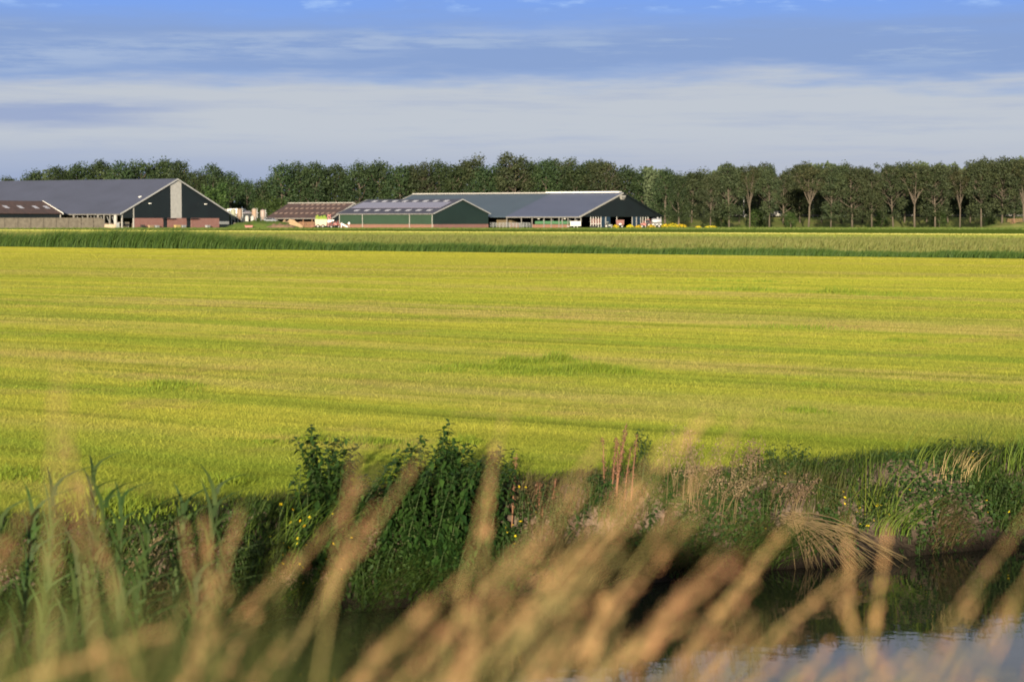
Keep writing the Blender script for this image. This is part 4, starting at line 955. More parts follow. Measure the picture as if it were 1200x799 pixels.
# roadside trees: front row on the field side, second row on the dike
front = [(795, 202, 'round'), (832, 204, 'poplar'), (854, 197, 'poplar'), (878, 193.5, 'fork'), (901, 196, 'poplar'), (947, 193.5, 'fork'), (973, 197.5, 'poplar'), (998, 199, 'poplar'), (1021, 199, 'poplar'), (1046, 195, 'poplar'), (1071, 193, 'fork'),
         (1095, 195, 'poplar'), (1124, 198, 'fork'), (1149, 191, 'poplar'), (1173, 188, 'poplar'), (1199, 187, 'fork'), (1224, 188, 'poplar')]
look = {'round': 'leafy dark tree', 'poplar': 'tree with bare lower trunk', 'fork': 'open branching tree with pale forked trunk', 'thin': 'slim sparse young tree'}
for i, (px, py, kd) in enumerate(front[:-1]): plant('roadside_tree', kd, px, py, 601, '%s, %s in the front roadside row' % (look[kd], ORD[i]), 'front row of roadside trees', wide=random.uniform(.78, 1.3))
back = [(779, 194, 'round'), (810, 202, 'poplar'), (844, 200, 'thin'), (866, 203, 'thin'), (889, 195, 'poplar'), (917, 199, 'poplar'), (937, 193, 'poplar'), (962, 195, 'poplar'), (985, 199, 'thin'), (1010, 199.5, 'poplar'), (1034, 196, 'thin'), (1059, 194, 'poplar'),
        (1085, 195.5, 'poplar'), (1110, 196, 'poplar'), (1136, 192, 'poplar'), (1163, 189.5, 'poplar'), (1187, 187.5, 'poplar')]
for i, (px, py, kd) in enumerate(back): plant('roadside_tree', kd, px, py + 1.5, 641, '%s on dike slope, %s in second row from the barn' % (look[kd], ORD[i]), 'second row of roadside trees', base=ztop * .28, wide=random.uniform(.8, 1.3))

for i, (px, py, Y, lab) in enumerate(((845, 246, 618, 'low round bush at the foot of the dike left of the first forked tree'), (886, 243, 632, 'bush between the forked tree trunk and the next trunk on the dike slope'), (926, 247, 625, 'low bush on the dike slope below the third lamp post'), (1032, 246, 622, 'small leafy bush under the roadside trees right of the fourth lamp post'), (1100, 245, 630, 'leafy bush at the dike foot in the right part of the tree row'), (1160, 250, 628, 'low bush at the dike foot near the wooden fence'))):
    plant('bush', 'shrub', px, py, Y, lab, 'bushes on the dike slope', base=0)
for i in range(16):
    px = 786 + 27.5 * i + random.uniform(-5, 5); plant('broadleaf_tree', 'round', px, float(np.interp(px, [p_[0] for p_ in back], [p_[1] for p_ in back])) + random.uniform(2, 9), 676 + 5 * (i % 3), 'dark tree beyond the road, seen between the roadside trunks, %s from the left' % ORD[i], 'trees beyond the road', wide=1.1)
# the far mass of foliage that closes the gaps under and between the crowns
def foliage_band(name, pxa, pxb, Y0, Y1, top_fn, n, size, mat, label):
    y = rng.uniform(Y0, Y1, n); px = rng.uniform(pxa, pxb, n); x = (px - 600) / F * y
    tops = np.array([CAMZ + (258 - q) / F * 700 for q in top_fn(px)]) * (.8 + .4 * fbm(x * .16, y * .16 + 4, 3))
    z = rng.uniform(0, 1, n) ** .85 * tops
    d = np.stack([rng.normal(0, .7, n), -np.abs(rng.normal(0, .8, n)), rng.normal(.3, .6, n)], 1)
    T = np.clip(fbm(x * .25, z * .3 + y * .1, 3) * 1.3 - .2 + rng.normal(0, .15, n), 0, 1)
    v, f, t = leaf_quads(np.stack([x, y, z], 1), d, size, T)
    tag(link(name, np_mesh(name, v, f, mat, t)), label, 'foliage', kind='stuff')
UNDER = leafy('understorey_leaf', (.045, .066, .032), (.072, .092, .045), transl=.15, objrand=0)
sky_l = np.array(left + [(p[0], p[1]) for p in silo_t] + mid + rearb)
sky_l = sky_l[np.argsort(sky_l[:, 0])]
foliage_band('wood_understorey', -40, 770, 712, 726, lambda p: np.interp(p, sky_l[:, 0], sky_l[:, 1]) + 10, 60000, 1.0, UNDER, 'dense dark foliage filling the wood under the crowns')
sky_r = np.array([(q[0], q[1]) for q in back + front]); sky_r = sky_r[np.argsort(sky_r[:, 0])]
foliage_band('roadside_thicket', 755, 1290, 672, 690, lambda p: np.interp(p, sky_r[:, 0], sky_r[:, 1]) + 7 + 5 * np.sin(p * .05), 80000, 1.15, UNDER, 'dark thicket behind the road seen between the trunks')

# yellow flowering bushes by the barn, grass verge
BUSHG = leafy('bush_leaf', (.05, .09, .015), (.11, .13, .02), objrand=.1)
YEL = leafy('yellow_bloom', (.45, .32, .015), (.60, .45, .02), transl=.2, objrand=.1)
def flower_bush(px, py, wpx, label, Y=574):
    h = Z(py, Y); r_ = wpx / 2 / F * Y
    o = thing('flowering_bush', label, 'bush', (X(px, Y), Y, 0), 0, 'yellow bushes by the cattle barn')
    n_ = 260; d = rng.normal(0, 1, (n_, 3)); d[:, 2] = np.abs(d[:, 2]); d /= np.linalg.norm(d, axis=1)[:, None]; q = rng.uniform(.6, 1.05, n_)
    v, f, t = leaf_quads(d * q[:, None] * [r_, r_ * .8, h * .82], d + rng.normal(0, .5, (n_, 3)), .32, rng.uniform(0, 1, n_)); link('foliage', np_mesh('foliage', v, f, BUSHG, t), o)
    n_ = 240; d = rng.normal(0, 1, (n_, 3)); d[:, 2] = np.abs(d[:, 2]) + .35; d /= np.linalg.norm(d, axis=1)[:, None]; q = rng.uniform(.9, 1.12, n_)
    v, f, t = leaf_quads(d * q[:, None] * [r_, r_ * .8, h * .9], d + rng.normal(0, .5, (n_, 3)), .26, rng.uniform(0, 1, n_)); link('blossom', np_mesh('blossom', v, f, YEL, t), o)
    m = MB()
    for k in range(5): m.tube([(0, 0, 0), (math.cos(k * 1.3) * r_ * .6, math.sin(k * 1.3) * r_ * .5, h * .7)], [.05, .015], 4)
    m.build('stem', BARK, o)
for px, py, wp, lab in ((721.5, 263.6, 8, 'small yellow flowering bush in front of the red brown tipping trailer'), (738, 263.2, 9, 'yellow flowering bush left of the white post in the gable'), (747.5, 264, 8, 'greenish yellow bush under the blue door panel'), (763, 263.2, 10, 'yellow flowering bush in front of the slurry tanker'),
                        (779.5, 262.6, 12, 'big orange yellow bush just right of the cattle barn corner'), (788, 261.5, 13, 'biggest bright yellow bush, middle of the three right of the barn'), (798, 262.6, 13, 'bright yellow bush, right end of the three right of the barn'), (818, 265, 7, 'small dull yellow bush between the big bushes and the flat one'), (833, 264.6, 15, 'flat wide yellow bush, farthest right of all the yellow bushes')):
    flower_bush(px, py, wp, lab)
mound('verge_mound', 1155, 1260, 590, 2.1, 10, GRASSD, kind='structure', seed=12)
o = thing('wooden_fence', 'low wooden rail fence near the right edge beyond the roadside trunks', 'fence', (X(1178, 634), 634, .3))
for zz in (.9, 1.5, 2.1): MB().box(0, 14, -.04, .04, zz, zz + .22).build('rail', WOOD, o)
for k in range(6): MB().box(k * 2.7, k * 2.7 + .18, .045, .2, 0, 2.4).build('post', WOOD, o)
# rough grass at the foot of the barns and trees
n = 26000
y = rng.uniform(480, 600, n); x = rng.uniform(-1, 1, n) * visible_x(y); s = x * LN.x + y * LN.y
k = (s > 322) & ((y < 566) | (x > X(800, 570))); x, y = x[k], y[k]; n = len(x)
hg = rng.uniform(.12, .4, n) * (.6 + .9 * fbm(x * .1, y * .1, 3))
vv, ff, tt = blade_arrays(np.column_stack([x, y, np.zeros(n)]), hg, rng.uniform(.15, .4, n), np.column_stack([hg * .5, hg * 0]), 1.7, 2)
tag(link('verge_grass', np_mesh('verge_grass', vv, ff, leafy('verge_blade', (.06, .105, .018), (.115, .14, .03), objrand=0), tt)), 'rough green grass in front of the farm and the roadside trees', 'grass', kind='stuff')

# ------------------------------------------------------------------ plants on the far side of the ditch
def bank_pt(px, v):
    a = (px - 600) / F; Y = v / (V.y + V.x * a); x = a * Y; u, _ = xy_to_uv(x, Y)
    z = float(bank_z(v)) + float(bank_disp(np.array(u), np.array(v)))
    return Vector((x, Y, z))
BGRASS = leafy('bank_blade', (.018, .040, .007), (.056, .084, .015), (.10, .076, .036), transl=.3, objrand=0)
HERB = leafy('herb_leaf', (.014, .034, .007), (.038, .066, .013), transl=.25, objrand=.12)
NETTLE = leafy('nettle_leaf', (.011, .031, .007), (.036, .070, .013), transl=.25, objrand=.08)
STALKG = solid('green_stalk', (.028, .055, .014), (.045, .06, .02), scale=6, rough=.8)
STALKB = solid('brown_stalk', (.20, .10, .055), (.13, .065, .04), scale=6, rough=.9)
STRAW = leafy('dry_straw', (.24, .17, .08), (.36, .27, .13), transl=.2, objrand=.1)
YELF = leafy('yellow_flower', (.62, .44, .015), (.75, .58, .03), transl=.25, objrand=.05)
# tangled grass over the bank, leaving bare clay where the photo shows it
n = 40000
u = rng.uniform(-9, 15, n); v = 14.62 + .92 * rng.beta(1.6, 1.2, n)
cov = fbm(u * .9 + 2, v * 2.2, 3); x, y = uv_to_xy(u, v); pxx = 600 + F * x / y
bare = np.interp(pxx, [0, 250, 300, 900, 1020, 1080, 1170, 1230], [.40, .42, .40, .40, .45, .60, .58, .46]) + np.interp(v, [14.6, 15.0, 15.3], [.06, .0, -.4])
k = cov > bare; u, v, x, y, pxx = u[k], v[k], x[k], y[k], pxx[k]; n = len(u)
z = bank_z(v) + bank_disp(u, v)
hg = rng.uniform(.10, .36, n) * np.interp(v, [14.6, 15.0, 15.25, 15.5], [.8, 1.1, .7, .3]) * (.6 + .8 * fbm(u * 1.7, v, 3))
dn = rng.uniform(-.2, .9, n) * hg * np.interp(v, [14.6, 15.6], [1.1, .5])
lean = np.stack([U.x * rng.normal(.25, .4, n) * hg - V.x * dn, U.y * rng.normal(.25, .4, n) * hg - V.y * dn], 1)
vv, ff, tt = blade_arrays(np.stack([x, y, z - .02], 1), hg, rng.uniform(.006, .014, n), lean, 2, 3)
# and tussocks drooping over the water's edge
n2 = 26000
u = rng.uniform(-9, 15, n2); v = 14.62 + .30 * rng.beta(1.2, 1.6, n2); x, y = uv_to_xy(u, v); pxx = 600 + F * x / y
k = fbm(u * 1.6 + 11, v * .5, 3) > np.interp(pxx, [0, 900, 1040, 1080, 1160, 1200], [.30, .36, .50, .62, .62, .5]); u, v, x, y = u[k], v[k], x[k], y[k]; n2 = len(u)
z = bank_z(v) + bank_disp(u, v); hg = rng.uniform(.12, .42, n2); dn = rng.uniform(.3, 1.2, n2) * hg
lean = np.stack([U.x * rng.normal(.2, .5, n2) * hg - V.x * dn, U.y * rng.normal(.2, .5, n2) * hg - V.y * dn], 1)
v2, f2, t2 = blade_arrays(np.stack([x, y, z - .02], 1), hg * .7, rng.uniform(.007, .015, n2), lean, 1.6, 4); k = v2[:, 2] < WATER_Z - .02; v2[k, 2] = WATER_Z - .02
vv, ff, tt = join_np([(vv, ff, tt), (v2, f2, t2 * .6)])
tag(link('bank_grass', np_mesh('bank_grass', vv, ff, BGRASS, tt)), 'tangled green grass hanging over the ditch bank', 'grass', kind='stuff')
# low broad-leaved herbs in patches
n = 60000
u = rng.uniform(-9, 15, n); v = rng.uniform(14.6, 15.32, n); k = fbm(u * 1.2 + 40, v * 1.6 + 7, 3) > np.interp(u, [-9, 3, 6, 15], [.40, .42, .50, .50]); u, v = u[k], v[k]; n = len(u)
x, y = uv_to_xy(u, v); z = bank_z(v) + bank_disp(u, v) + rng.uniform(.0, .22, n) * np.interp(v, [14.9, 15.3], [1, .25])
vq, fq, tq = leaf_quads(np.stack([x, y, z], 1), np.stack([rng.normal(.2, .5, n), -np.abs(rng.normal(.5, .4, n)), np.abs(rng.normal(.6, .4, n))], 1), .036, rng.uniform(0, 1, n))
tag(link('low_herbs', np_mesh('low_herbs', vq, fq, HERB, tq)), 'low broad leaved weeds matted on the ditch bank', 'weeds', kind='stuff')

def leaf_blades(P, D, L, wid, tint):
    """pointed folded leaves: base P, direction D (unit), length L"""
    n = len(P); side = np.cross(D, np.array([0, 0, 1.0])); side /= np.linalg.norm(side, axis=1)[:, None] + 1e-9
    up = np.cross(side, D); L = L[:, None]; wv = side * (wid[:, None] if hasattr(wid, '__len__') else wid)
    mid = P + D * L * .42; tip = P + D * L - np.array([0, 0, 1.0]) * L * .18
    v = np.stack([P, mid + wv + up * L * .06, mid - up * L * .03, mid - wv + up * L * .06, tip], 1)
    i0 = (np.arange(n) * 5)[:, None]
    f = np.concatenate([i0 + [[0, 1, 2]], i0 + [[0, 2, 3]], i0 + [[2, 1, 4]], i0 + [[3, 2, 4]]])
    return v.reshape(-1, 3), f, np.repeat(tint, 5)
def leafy_clump(name, label, cat, px, v0, spread, nst, hts, lean=(0, 0), leafL=(.08, .14), node=.036, group=None, mat=None, top_small=True, seed=0, stalkmat=None, droop=.65):
    r = np.random.default_rng(seed); b = bank_pt(px, v0)
    o = thing(name, label, cat, b, 0, group); st = MB(); P, D, Ls, Ws, T = [], [], [], [], []
    for i in range(int(nst * 1.35)):
        du, dv = r.uniform(-1, 1) * spread[0], r.uniform(-1, 1) * spread[1]
        bx, by = U.x * du + V.x * dv, U.y * du + V.y * dv
        bu, bv = xy_to_uv(b.x + bx, b.y + by); bz = float(bank_z(bv)) - b.z - .03
        h = .78 * r.uniform(*hts) * (1 - .35 * abs(du) / max(spread[0], .01)) - bz * .6
        lx, ly = lean[0] * h + r.normal(0, .15) * h + du * .3, lean[1] * h + r.normal(0, .12) * h
        pts = [Vector((bx + lx * t ** 1.8, by + ly * t ** 1.8, bz + h * t)) for t in (0, .35, .7, 1)]
        st.tube(pts, [.0045, .004, .003, .0015], 5, False)
        k = int(h / node); an = r.uniform(0, 3.14); tb = r.uniform(.0, .5)
        for j in range(2, k + 1):
            t = j / k; p = np.array((bx + lx * t ** 1.8, by + ly * t ** 1.8, bz + h * t))
            sz = r.uniform(*leafL) * (1.02 - .38 * t if top_small else 1) * min(1, .5 + 2 * t)
            for q in range(4 if t > .85 else 3):
                a = an + j * 1.57 + q * 2.1 + r.normal(0, .4); dz = r.normal(-droop + .8 * t, .5)
                d = np.array((math.cos(a), math.sin(a), dz)); d /= np.linalg.norm(d)
                P.append(p); D.append(d); Ls.append(sz); Ws.append(sz * .25); T.append(min(1, max(0, tb + .35 * t + r.normal(0, .18))))
    st.build('stalk', stalkmat or STALKG, o)
    v_, f_, t_ = leaf_blades(np.array(P), np.array(D), np.array(Ls), np.array(Ws), np.array(T)); link('foliage', np_mesh('foliage', v_, f_, mat or NETTLE, t_), o)
    return o
leafy_clump('nettle_clump', 'tall dark green leafy weed clump left of centre with narrow top, rising above the bank', 'weed', 380, 14.95, (.19, .22), 28, (1.0, 1.28), (.10, 0), seed=1)
leafy_clump('nettle_clump', 'shorter dark leafy weeds at the left foot of the tall narrow clump', 'weed', 340, 14.85, (.2, .18), 10, (.5, .75), (.12, 0), seed=2)
leafy_clump('nettle_clump', 'biggest dark green leafy weed clump in the middle of the bank', 'weed', 522, 14.95, (.34, .22), 46, (1.0, 1.24), (.03, 0), seed=3)
leafy_clump('nettle_clump', 'leafy dark weeds on the left flank of the biggest clump', 'weed', 462, 14.98, (.16, .2), 13, (.8, 1.1), (.10, 0), seed=4)
leafy_clump('nettle_clump', 'single dark leafy spire right of the biggest clump', 'weed', 577, 15.0, (.06, .08), 4, (1.05, 1.22), (.02, 0), seed=5)
leafy_clump('nettle_clump', 'dark leafy weeds at the water line below the biggest clump', 'weed', 505, 14.74, (.25, .12), 10, (.4, .6), (0, -.1), seed=6)
leafy_clump('nettle_clump', 'low leafy weeds under the rusty dock stalks', 'weed', 690, 15.05, (.4, .2), 26, (.35, .6), (.05, 0), seed=7, leafL=(.05, .09))
leafy_clump('nettle_clump', 'green leafy spire beside the rusty dock stalks', 'weed', 752, 15.2, (.06, .06), 5, (.55, .72), (.05, 0), seed=8, leafL=(.05, .08))
leafy_clump('nettle_clump', 'low leafy weeds right of the leafy spire at the centre of the bank', 'weed', 622, 15.05, (.3, .2), 24, (.3, .55), (.0, 0), seed=9, leafL=(.04, .08))
for i, (px, v0, sp, ns, hh, lab) in enumerate(((790, 14.85, .3, 22, .5, 'matted green weeds below the dry pale grass plume'), (880, 15.0, .3, 22, .45, 'green weeds left of the fallen straw bundle'), (1010, 14.95, .35, 26, .5, 'green weeds above the right end of the fallen straw bundle'),
                              (1075, 14.7, .18, 14, .28, 'small green weed at the water line under the bare clay'), (1168, 14.85, .18, 18, .5, 'green weed clump right of the bare clay near the right edge'), (1130, 15.2, .3, 22, .4, 'green weeds on top of the bank above the bare clay'), (930, 15.25, .4, 24, .35, 'low green weeds along the top of the bank right of centre'),
                              (250, 14.9, .4, 26, .5, 'green weeds on the bank left of the yellow flowered clump'), (300, 14.8, .3, 20, .55, 'dark weeds below the yellow flowers on the left'), (420, 14.75, .3, 20, .6, 'dark weeds between the two tall leafy clumps'), (590, 14.75, .3, 20, .5, 'dark weeds at the water line right of the biggest clump'), (690, 14.75, .4, 22, .4, 'dark low weeds at the water line left of the dry grass plume'))):
    leafy_clump('weed_clump', lab, 'weed', px, v0, (sp, .15), ns, (hh * .6, hh), (.06, -.05), seed=20 + i, leafL=(.045, .085), mat=HERB)
# long lighter grass blades left of the narrow clump and elsewhere
def grass_clump(name, label, px, v0, sp, n_, h, wid, lean, mat, seed, cat='grass', bend=2.0, part='blade'):
    global rng
    old = rng; rng = np.random.default_rng(seed); b = bank_pt(px, v0); o = thing(name, label, cat, b); o['kind'] = 'thing'
    du, dv = rng.normal(0, sp, n_), rng.normal(0, sp * .5, n_); hg = rng.uniform(.45, 1, n_) * h
    lw = np.stack([hg * rng.normal(lean[0], .28, n_), hg * rng.normal(lean[1], .2, n_)], 1)
    v_, f_, t_ = blade_arrays(np.stack([U.x * du + V.x * dv, U.y * du + V.y * dv, np.full(n_, -.04)], 1), hg, wid * rng.uniform(.6, 1.3, n_), lw, bend, 5, azw=rng.normal(0, .6, n_))
    link(part, np_mesh(part, v_, f_, mat, t_), o); rng = old; return o
LONGG = leafy('long_blade', (.060, .105, .013), (.115, .155, .022), transl=.35, objrand=.1)
for i, a in enumerate(((335, 14.9, .16, 90, .95, .012, (.5, 0), LONGG, 'bright green long grass beside the tall narrow weed clump'), (312, 14.85, .14, 60, .6, .010, (.3, -.1), LONGG, 'bright green arching grass left of the yellow flowers'), (352, 14.72, .16, 60, .4, .010, (.7, -.2), LONGG, 'short arching green grass under the yellow flowers'),
                       (1020, 14.95, .14, 60, .75, .012, (.05, 0), LONGG, 'upright bright green grass clump on the right part of the bank'), (1085, 15.15, .14, 26, .65, .010, (.55, 0), LONGG, 'long thin green blades leaning right above the bare clay'), (1150, 15.25, .12, 40, .55, .008, (.05, 0), BGRASS, 'thin upright brownish grass with yellow flowers on the bank top'),
                       (1045, 14.8, .16, 60, .5, .012, (.8, -.1), LONGG, 'green blades arching right over the yellow flowers'), (965, 15.1, .2, 70, .4, .010, (.2, -.1), BGRASS, 'green grass clump above the fallen straw bundle'), (1125, 15.05, .12, 60, .42, .007, (.3, -.1), STRAW, 'tuft of tan grass above the bare clay'),
                       (1195, 15.2, .2, 80, .5, .010, (.2, -.1), LONGG, 'green grass clump on the bank top at the right edge'))):
    grass_clump('grass_clump', a[8], *a[:7], a[7], 60 + i)
# yellow flowers
def petal_mesh():
    vs, fs = [(0, 0, .002)], []
    for k in range(5):
        a = k * 2 * math.pi / 5; d = .5
        b = len(vs); vs += [(.013 * math.cos(a - d), .013 * math.sin(a - d), .004), (.019 * math.cos(a), .019 * math.sin(a), .007), (.013 * math.cos(a + d), .013 * math.sin(a + d), .004)]; fs.append((0, b, b + 1, b + 2))
    vs += [(0, 0, -.004), (.006, 0, .0), (0, .006, 0), (-.006, 0, 0), (0, -.006, 0)]; k = len(vs) - 5
    fs += [(k, k + 1, k + 2), (k, k + 2, k + 3), (k, k + 3, k + 4), (k, k + 4, k + 1)]
    m_ = MB().add(vs, fs).mesh('flower', YELF); a = m_.attributes.new('tint', 'FLOAT', 'POINT'); return m_
PETAL = petal_mesh()
def flower_plant(label, px, v0, pts, seed, group='yellow flowers on the ditch bank'):
    """pts: photo pixels of its flower heads"""
    b = bank_pt(px, v0); o = thing('yellow_flower', label, 'flower', b, 0, group); r = random.Random(seed)
    st = MB(); P, D, Ls, Ws, T = [], [], [], [], []
    for (fx, fy) in pts:
        e = at_depth(fx, fy, b.y - .12 + r.uniform(-.06, .06)) - b; mid = e * .5 + Vector((r.uniform(-.03, .03), 0, .02))
        st.tube([Vector((r.uniform(-.03, .03), r.uniform(-.03, .03), -.03)), mid, e], [.004, .003, .002], 4, False)
        fl = link('flower', PETAL, o, e, (r.uniform(.1, 1.4), r.uniform(-.7, .7), r.uniform(0, 6))); k_ = r.uniform(.55, .95); fl.scale = (k_, k_, k_)
        for k in range(7):
            t = r.uniform(.1, .95); p = (Vector((0, 0, 0)).lerp(mid, t * 2) if t < .5 else mid.lerp(e, t * 2 - 1)); a = r.uniform(0, 6.28)
            d = Vector((math.cos(a), math.sin(a), r.uniform(-.2, .6))).normalized(); P.append(p); D.append(d); Ls.append(r.uniform(.04, .08)); Ws.append(.009); T.append(r.random())
    st.build('stalk', STALKG, o)
    v_, f_, t_ = leaf_blades(np.array(P), np.array(D), np.array(Ls), np.array(Ws), np.array(T)); link('foliage', np_mesh('foliage', v_, f_, HERB, t_), o)
for i, (lab, px, v0, pts) in enumerate((
    ('yellow flowers beside the tall narrow weed clump, the densest group on the left', 350, 14.85, [(363, 606), (357, 616), (356, 617), (349, 631), (349, 637), (339, 642), (358, 638), (343, 597), (352, 610)]),
    ('few small yellow flowers far left of the narrow weed clump', 322, 14.8, [(329, 591), (332, 636), (331, 650), (317, 629), (331, 660), (341, 612)]),
    ('yellow flowers right of the narrow weed clump along its foot', 388, 14.8, [(391, 637), (390, 602), (412, 630), (382, 655), (402, 654), (400, 667)]),
    ('single low yellow flower near the water left of centre', 355, 14.7, [(356, 683), (355, 665), (351, 661)]),
    ('close group of yellow flowers right of the biggest weed clump', 600, 14.9, [(601, 615), (593, 618), (610, 611), (594, 624), (603, 637), (592, 640), (604, 628)]),
    ('two yellow flowers above the close group at the centre', 605, 15.1, [(598, 581), (608, 570), (628, 600), (616, 571)]),
    ('two yellow flowers right of the dry grass plume', 862, 15.0, [(862, 611), (856, 624), (897, 619)]),
    ('yellow flowers on the bank top left of the green spray', 913, 15.2, [(920, 555), (905, 562), (906, 604), (988, 576), (990, 583)]),
    ('spray of yellow flowers low on the bank above the straw bundle', 1012, 14.85, [(1008, 595), (1004, 600), (1013, 602), (1020, 597), (1029, 592), (1032, 592), (1008, 614), (1018, 616), (1024, 610), (1042, 603), (1027, 593)]),
    ('bright yellow flower pair left of the bare clay', 1082, 14.85, [(1086, 597), (1078, 604), (1080, 608), (1066, 574), (1098, 567), (1095, 574)]),
    ('yellow flowers on thin stems at the top of the bank near the right edge', 1140, 15.25, [(1140, 529), (1146, 531), (1139, 536), (1135, 538), (1119, 552)]),
    ('yellow flowers right of the bare clay', 1163, 14.95, [(1168, 568), (1161, 573), (1162, 580), (1167, 581), (1156, 586), (1162, 594), (1158, 600)]),
    ('two yellow flowers low at the right edge of the photo', 1180, 14.85, [(1182, 599), (1167, 602), (1150, 630)]),
    ('scattered yellow flowers at the bottom of the green spray', 1000, 14.75, [(988, 616), (1010, 622), (1016, 616), (990, 590)]))):
    flower_plant(lab, px, v0, pts, 200 + i)
# rusty dock stalks
def dock(label, px, v0, n_, h, seed, mat):
    r = random.Random(seed); b = bank_pt(px, v0); o = thing('dock_plant', label, 'weed', b); st = MB(); P, D, T = [], [], []
    for i in range(n_):
        bx, by = r.uniform(-.14, .14), r.uniform(-.06, .06); hh = h * r.uniform(.7, 1); l = r.uniform(-.05, .16) * hh
        st.tube([(bx, by, -.03), (bx + l * .4, by, hh * .5), (bx + l, by, hh)], [.006, .005, .002], 5, False)
        for k in range(90):
            t = r.uniform(.35, 1); P.append((bx + l * t ** 1.3 + r.gauss(0, .012), by + r.gauss(0, .012), hh * t)); D.append((r.gauss(0, 1), r.gauss(0, 1), r.gauss(0, 1))); T.append(r.random())
    st.build('stalk', STALKB, o); v_, f_, t_ = leaf_quads(np.array(P), np.array(D), .018, np.array(T)); link('seed_head', np_mesh('seed_head', v_, f_, mat, t_), o)
RUST = leafy('rust_seed', (.075, .036, .022), (.12, .062, .036), transl=.1, objrand=.1)
dock('rusty brown dock stalks standing at the bank top right of centre', 727, 15.15, 9, .72, 3, RUST)
dock('small rusty dock stalk low on the bank beside the biggest weed clump', 582, 15.0, 3, .8, 4, RUST)
dock('purplish brown dock stalks on the bank near the single leafy spire', 640, 15.1, 4, .4, 5, RUST)
# dry plume of pale grass
def plume(label, px, v0, n_, h, lean, seed, mat, sp=.1):
    r = random.Random(seed); b = bank_pt(px, v0); o = thing('dry_grass_plume', label, 'dry grass', b); st = MB(); P, D, T = [], [], []
    for i in range(n_):
        bx, by = r.gauss(0, sp), r.uniform(-.08, .08); hh = h * r.uniform(.6, 1); lx = hh * r.gauss(lean, .22)
        st.tube([(bx, by, -.03), (bx + lx * .3, by, hh * .5), (bx + lx, by, hh)], [.0045, .0035, .002], 4, False)
        for k in range(46):
            t = r.uniform(.6, 1.03); s_ = .05 * (1.15 - t) + .018; P.append((bx + lx * (.3 * t * 2 if t < .5 else .3 + .7 * (t - .5) * 2) + r.gauss(0, s_), by + r.gauss(0, s_), hh * t + r.gauss(0, .02))); D.append((r.gauss(0, 1), r.gauss(0, 1), r.gauss(0, 1))); T.append(r.random())
    st.build('stalk', STALKS, o); v_, f_, t_ = leaf_quads(np.array(P), np.array(D), .016, np.array(T)); link('seed_head', np_mesh('seed_head', v_, f_, mat, t_), o)
STALKS = solid('straw_stalk', (.125, .09, .042), (.065, .047, .024), scale=8, rough=.9)
DRYH = leafy('dry_head', (.12, .082, .052), (.20, .145, .09), transl=.2, objrand=.1)
plume('pale dry grass plume standing on the bank right of the rusty dock', 808, 15.0, 20, .78, .10, 7, DRYH)
plume('reddish dry grass leaning right beside the pale plume', 838, 14.95, 16, .55, .45, 8, DRYH)
plume('thin dry tan stalks on the bank top right of the pale plume', 868, 15.2, 12, .42, .15, 9, DRYH)
plume('tan dry grass on the bank behind the fallen straw bundle', 915, 14.95, 12, .42, .3, 10, DRYH)
plume('pale dry stalk leaning right over the left part of the bank', 150, 14.85, 6, .6, .6, 11, DRYH)
plume('dry tan grass hanging low at the water line left of centre', 330, 14.68, 10, .3, .5, 12, DRYH)
# fallen straw bundle fanning into the water
b = bank_pt(925, 14.85); b.z += .12; o = thing('straw_bundle', 'bundle of dry tan reeds fallen over the bank and fanning out into the water', 'straw', b); o['kind'] = 'thing'
r = random.Random(5); m = MB(); n_ = 70
end = []
for i in range(n_):
    f = r.random(); ex = .10 + .95 * f + r.gauss(0, .12); ez = -.58 + .24 * f ** 1.3 + r.gauss(0, .09); ey = -r.uniform(.15, .45)
    p0 = Vector((r.gauss(0, .05), r.gauss(0, .04), r.gauss(0, .04))); e = Vector((ex, ey, ez)); mid = p0.lerp(e, .5) + Vector((r.gauss(.02, .05), -.05, .05 + .12 * r.random()))
    if r.random() < .3: e = p0.lerp(e, r.uniform(.35, .8)) + Vector((r.gauss(0, .14), r.gauss(0, .08), r.gauss(-.03, .08))); mid = p0.lerp(e, .5) + Vector((r.gauss(0, .05), -.04, r.uniform(.0, .12)))
    m.tube([p0, p0.lerp(mid, .55) + Vector((0, 0, .02)), mid, e], [.005, .005, .0045, .002], 4, False)
m.build('straw', STALKS, o)
# stones / clods on the bare clay
def clod(px, v0, s, seed):
    r = random.Random(seed); b = bank_pt(px, v0); me = bpy.data.meshes.new('clod'); bm = bmesh.new(); bmesh.ops.create_icosphere(bm, subdivisions=3, radius=s)
    for vtx in bm.verts: vtx.co *= 1 + .4 * mnoise.noise(vtx.co * (1.5 / s) + Vector((seed, 0, 0))) + .15 * mnoise.noise(vtx.co * (4 / s)); vtx.co.z *= .75
    bm.to_mesh(me); bm.free(); me.materials.append(SOIL); me.polygons.foreach_set('use_smooth', [True] * len(me.polygons)); return me, b
cl = [clod(0 + 1090, 14.8, .075, k)[0] for k in range(4)]
labs = 'rough clay clod on the bare part of the ditch bank'
r = random.Random(2)
for k in range(54):
    px = r.uniform(1065, 1165) if k < 44 else r.uniform(180, 300); v0 = r.uniform(14.68, 14.95); b = bank_pt(px, v0)
    o = link('clay_clod', cl[k % 4], None, b, (r.uniform(0, 6), r.uniform(0, 6), r.uniform(0, 6))); s_ = r.uniform(.35, 1.1); o.scale = (s_, s_, s_ * .8)
    tag(o, labs if k < 44 else 'rough clay clod on the dark left part of the bank', 'clod', 'clay clods on the bare bank' if k < 44 else 'clay clods on the dark left bank')
